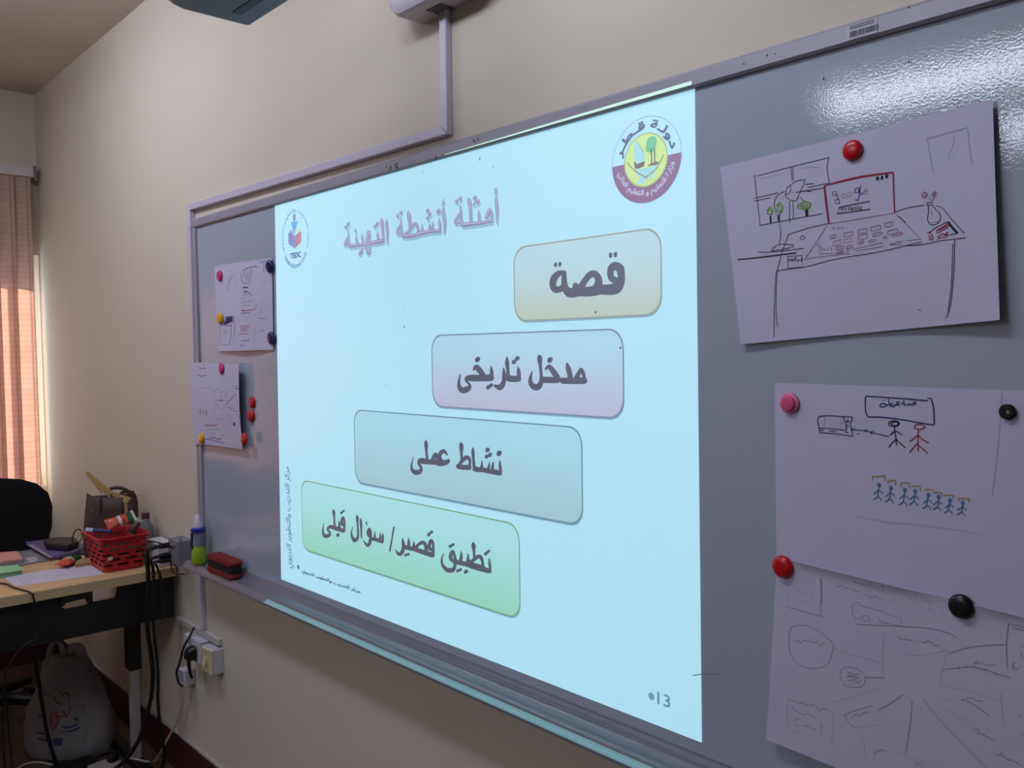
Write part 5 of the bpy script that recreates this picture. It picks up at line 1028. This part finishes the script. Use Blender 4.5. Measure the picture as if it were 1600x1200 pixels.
# facing the window side: the backrest is between seat and desk
w = MB(); S = [(.50, .18), (.51, .235), (.535, .25), (.56, .24), (.572, .20)]
w.loft([[c+Vector((-.08+a_*1.0, b_, z)) for a_, b_ in rrect(2*h, 2*h, .09, 6)] for z, h in S]); w.build('seat', fab, ch, smooth=True)
w = MB(); w.tube([c+Vector((-.05, 0, .50)), c+Vector((.12, 0, .49)), c+Vector((.195, 0, .56)), c+Vector((.17, 0, .72))], .02, 10); w.build('back_bar', blackP, ch, smooth=True)
MB().lathe([(.05, .10), (.05, .13), (.03, .14), (.028, .30), (.020, .305), (.020, .50)], 20, c).build('gas_column', blackP, ch, smooth=True)
for k in range(5):
    a_ = math.radians(-18+72*k); d_ = Vector((math.cos(a_), math.sin(a_), 0)); s_ = Vector((-d_.y, d_.x, 0))
    w = MB(); w.loft([[c+d_*q+s_*hw*x+Vector((0, 0, z+hh*y)) for x, y in ((-1, -1), (1, -1), (1, .4), (.5, 1), (-.5, 1), (-1, .4))] for q, hw, z, hh in ((.03, .032, .115, .026), (.16, .027, .105, .022), (.30, .020, .085, .016))])
    arm = w.build('base_arm', blackP, ch, bevel=.004)
    w = MB(); p = c+d_*.285
    for q in (-.016, .016):
        n_ = 18; A_ = [p+s_*(q-.009)+d_*.025*math.cos(2*PI*i/n_)+Vector((0, 0, .0265+.025*math.sin(2*PI*i/n_))) for i in range(n_)]
        w.prism(A_, s_*.018)
    w.build('castor', blackP, arm, smooth=True)

# ------------------------------------------------------------------ under the desk: carrier bag, power strip
bagM = mat('white_carrier_film', (186, 182, 186), .5, translucent=(190, 186, 190), bump=(30, .6))
bc = Vector((-3.835, -.262, 0))
pb = thing('carrier_bag', bc, 'white plastic carrier bag with red and blue print standing under the desk', 'bag')
axb = Vector((.62, .78, 0)).normalized(); sdb = Vector((axb.y, -axb.x, 0))     # axb runs along the picture, sdb faces the room
def bring2(z, l, t, k=0.0, n=40):
    out = []
    for i in range(n):
        a_ = 2*PI*i/n; ca, sa = math.cos(a_), math.sin(a_)
        f = 1+k*(.04*math.sin(5*a_+z*30)+.03*math.sin(9*a_-z*47))
        out.append(bc+axb*l/2*math.copysign(abs(ca)**.7, ca)*f+sdb*t/2*math.copysign(abs(sa)**.8, sa)*f+Vector((0, 0, z)))
    return out
w = MB(); BR = [(.003, .26, .13, .6), (.02, .31, .16, 1), (.07, .345, .175, 1), (.14, .345, .165, 1.1), (.21, .315, .140, 1.5), (.28, .265, .105, 2), (.34, .215, .075, 2.2), (.385, .180, .050, 2.2), (.42, .15, .035, 2.5)]
rings = [bring2(*x) for x in BR]; w.loft(rings, cap=False); w.add(rings[0], [tuple(range(40))])
o = w.build('bag_body', bagM, pb, smooth=True); q = o.modifiers.new('thickness', 'SOLIDIFY'); q.thickness = .0006
tree = BVHTree.FromPolygons([Vector(v) for v in w.v], w.f)
for s_, f_ in ((-1, 1), (1, 1)):
    w = MB(); base = bc+Vector((0, 0, .39 if s_ < 0 else .41)); Pp = []
    for k in range(13):
        a_ = PI*k/12
        Pp.append(base+axb*((-.046 if s_ < 0 else .036)+(.026 if s_ < 0 else .024)*math.cos(a_))+sdb*(.010*math.cos(a_)*s_)+Vector((0, 0, (.088 if s_ < 0 else .055)*math.sin(a_)**.8)))
    rings = []
    for k, p in enumerate(Pp):
        wd_ = (.014 if s_ < 0 else .024)-.004*math.sin(PI*k/12); rings.append([p+axb*wd_*math.cos(2*PI*i/8)+sdb*.0035*math.sin(2*PI*i/8)+Vector((0, 0, wd_*.4*math.sin(2*PI*i/8))) for i in range(8)])
    w.loft(rings); w.build('handle', bagM, pb, smooth=True)
def bagmark(mb, pts, wd_, mi):
    P = []
    for u, z in pts:
        o_ = bc+axb*u+sdb*.5+Vector((0, 0, z)); h = tree.ray_cast(o_, -sdb)
        if h[0] is not None: P.append(h[0]+sdb*.0012)
    if len(P) > 1: ribbon(mb, P, wd_, mi, sdb)
w = MB(); br_ = lambda px, py: ((px-560)*.00070, .03+(1130-py)*.00072)
def bm_(wd_, mi, L_):
    for s_ in L_:
        pts = [br_(s_[i], s_[i+1]) for i in range(0, len(s_), 2)]
        V_ = spline([Vector((a_, b_, 0)) for a_, b_ in pts], 3) if len(pts) > 2 else [Vector((a_, b_, 0)) for a_, b_ in pts]
        bagmark(w, [(p.x, p.y) for p in V_], wd_, mi)
bm_(.0016, 2, [(400, 850, 480, 780, 560, 740), (620, 780, 680, 870, 700, 980, 680, 1060)])
bm_(.006, 0, [(500, 760, 540, 770, 560, 800), (560, 780, 590, 790, 600, 830), (510, 800, 530, 830, 560, 840), (590, 850, 610, 860, 600, 890), (560, 870, 600, 910), (540, 900, 590, 900), (415, 870, 455, 872), (420, 890, 450, 905), (425, 905, 455, 900)])
bm_(.014, 0, [(500, 880, 505, 940, 520, 975), (520, 880, 540, 930, 520, 970)])
bm_(.006, 1, [(415, 985, 450, 990, 500, 1000), (430, 1020, 470, 1030, 500, 1018), (560, 990, 620, 985, 660, 970), (560, 955, 600, 965, 650, 950), (600, 1000, 650, 990), (630, 910, 650, 930)])
bm_(.020, 1, [(515, 1030, 560, 1035, 600, 1025), (515, 1050, 580, 1050)])
w.build('printed_design', [mat('bag_red_print', (140, 70, 72), .6), mat('bag_blue_print', (58, 62, 112), .6), mat('bag_black_print', (50, 46, 52), .6)], pb)
ps = thing('power_strip', on_z(165, 1192, .02), 'white power strip on the floor in front of the carrier bag', 'power strip')
q = [on_z(*p, .036) for p in ((136, 1196), (150, 1208), (192, 1190), (178, 1181))]
w = MB(); w.prism([Vector((p.x, p.y, .001)) for p in q], (0, 0, .035)); w.build('strip_body', mat('strip_white', (196, 186, 182), .45), ps, bevel=.004)
c = (q[2]+q[3])/2; w = MB(); c = c.lerp((q[0]+q[1])/2, .22)
w.loft([[Vector((c.x+a_, c.y+b_, z)) for a_, b_ in rrect(.042*k, .042*k, .012)] for z, k in ((.0365, .8), (.042, 1), (.062, 1), (.070, .8))]); w.build('plug', blackP, ps, smooth=True)
c = on_z(112, 1196, .03)
o = MB().loft([[Vector((c.x+a_, c.y+b_, z)) for a_, b_ in rrect(.075-i_, .17-i_, .010)] for z, i_ in ((.001, .006), (.006, 0), (.030, 0), (.035, .006))]).build('charger_brick', blackP, None, smooth=True)
tag(o, 'black charger brick lying on the floor before the carrier bag', 'charger')
P = [on_z(*p, .006) for p in ((20, 1205), (40, 1194), (60, 1191), (82, 1195))]
tag(MB().tube(P, .0045).build('floor_cable', mat('white_cable', (0, 0, 0)), None, smooth=True), 'short white cable curving on the floor at the bottom left', 'cable')
P = [on_x(54, 1010, -3.56), on_x(58, 1050, -3.58), on_x(65, 1095, -3.62), on_x(71, 1130, -3.66), on_x(78, 1162, -3.70), on_z(90, 1200, .010), on_z(98, 1222, .010)]
tag(MB().tube(P, .0075).build('floor_cable', blackC, None, smooth=True), 'thick black cable hanging to the floor left of the carrier bag', 'cable')
P = [on_x(6, 1005, -3.45), on_x(8, 1060, -3.48), on_x(12, 1120, -3.52), on_z(16, 1170, .05), on_z(22, 1215, .006)]
tag(MB().tube(P, .0028).build('floor_cable', blackC, None, smooth=True), 'thin black cable hanging down at the far left under the desk', 'cable')
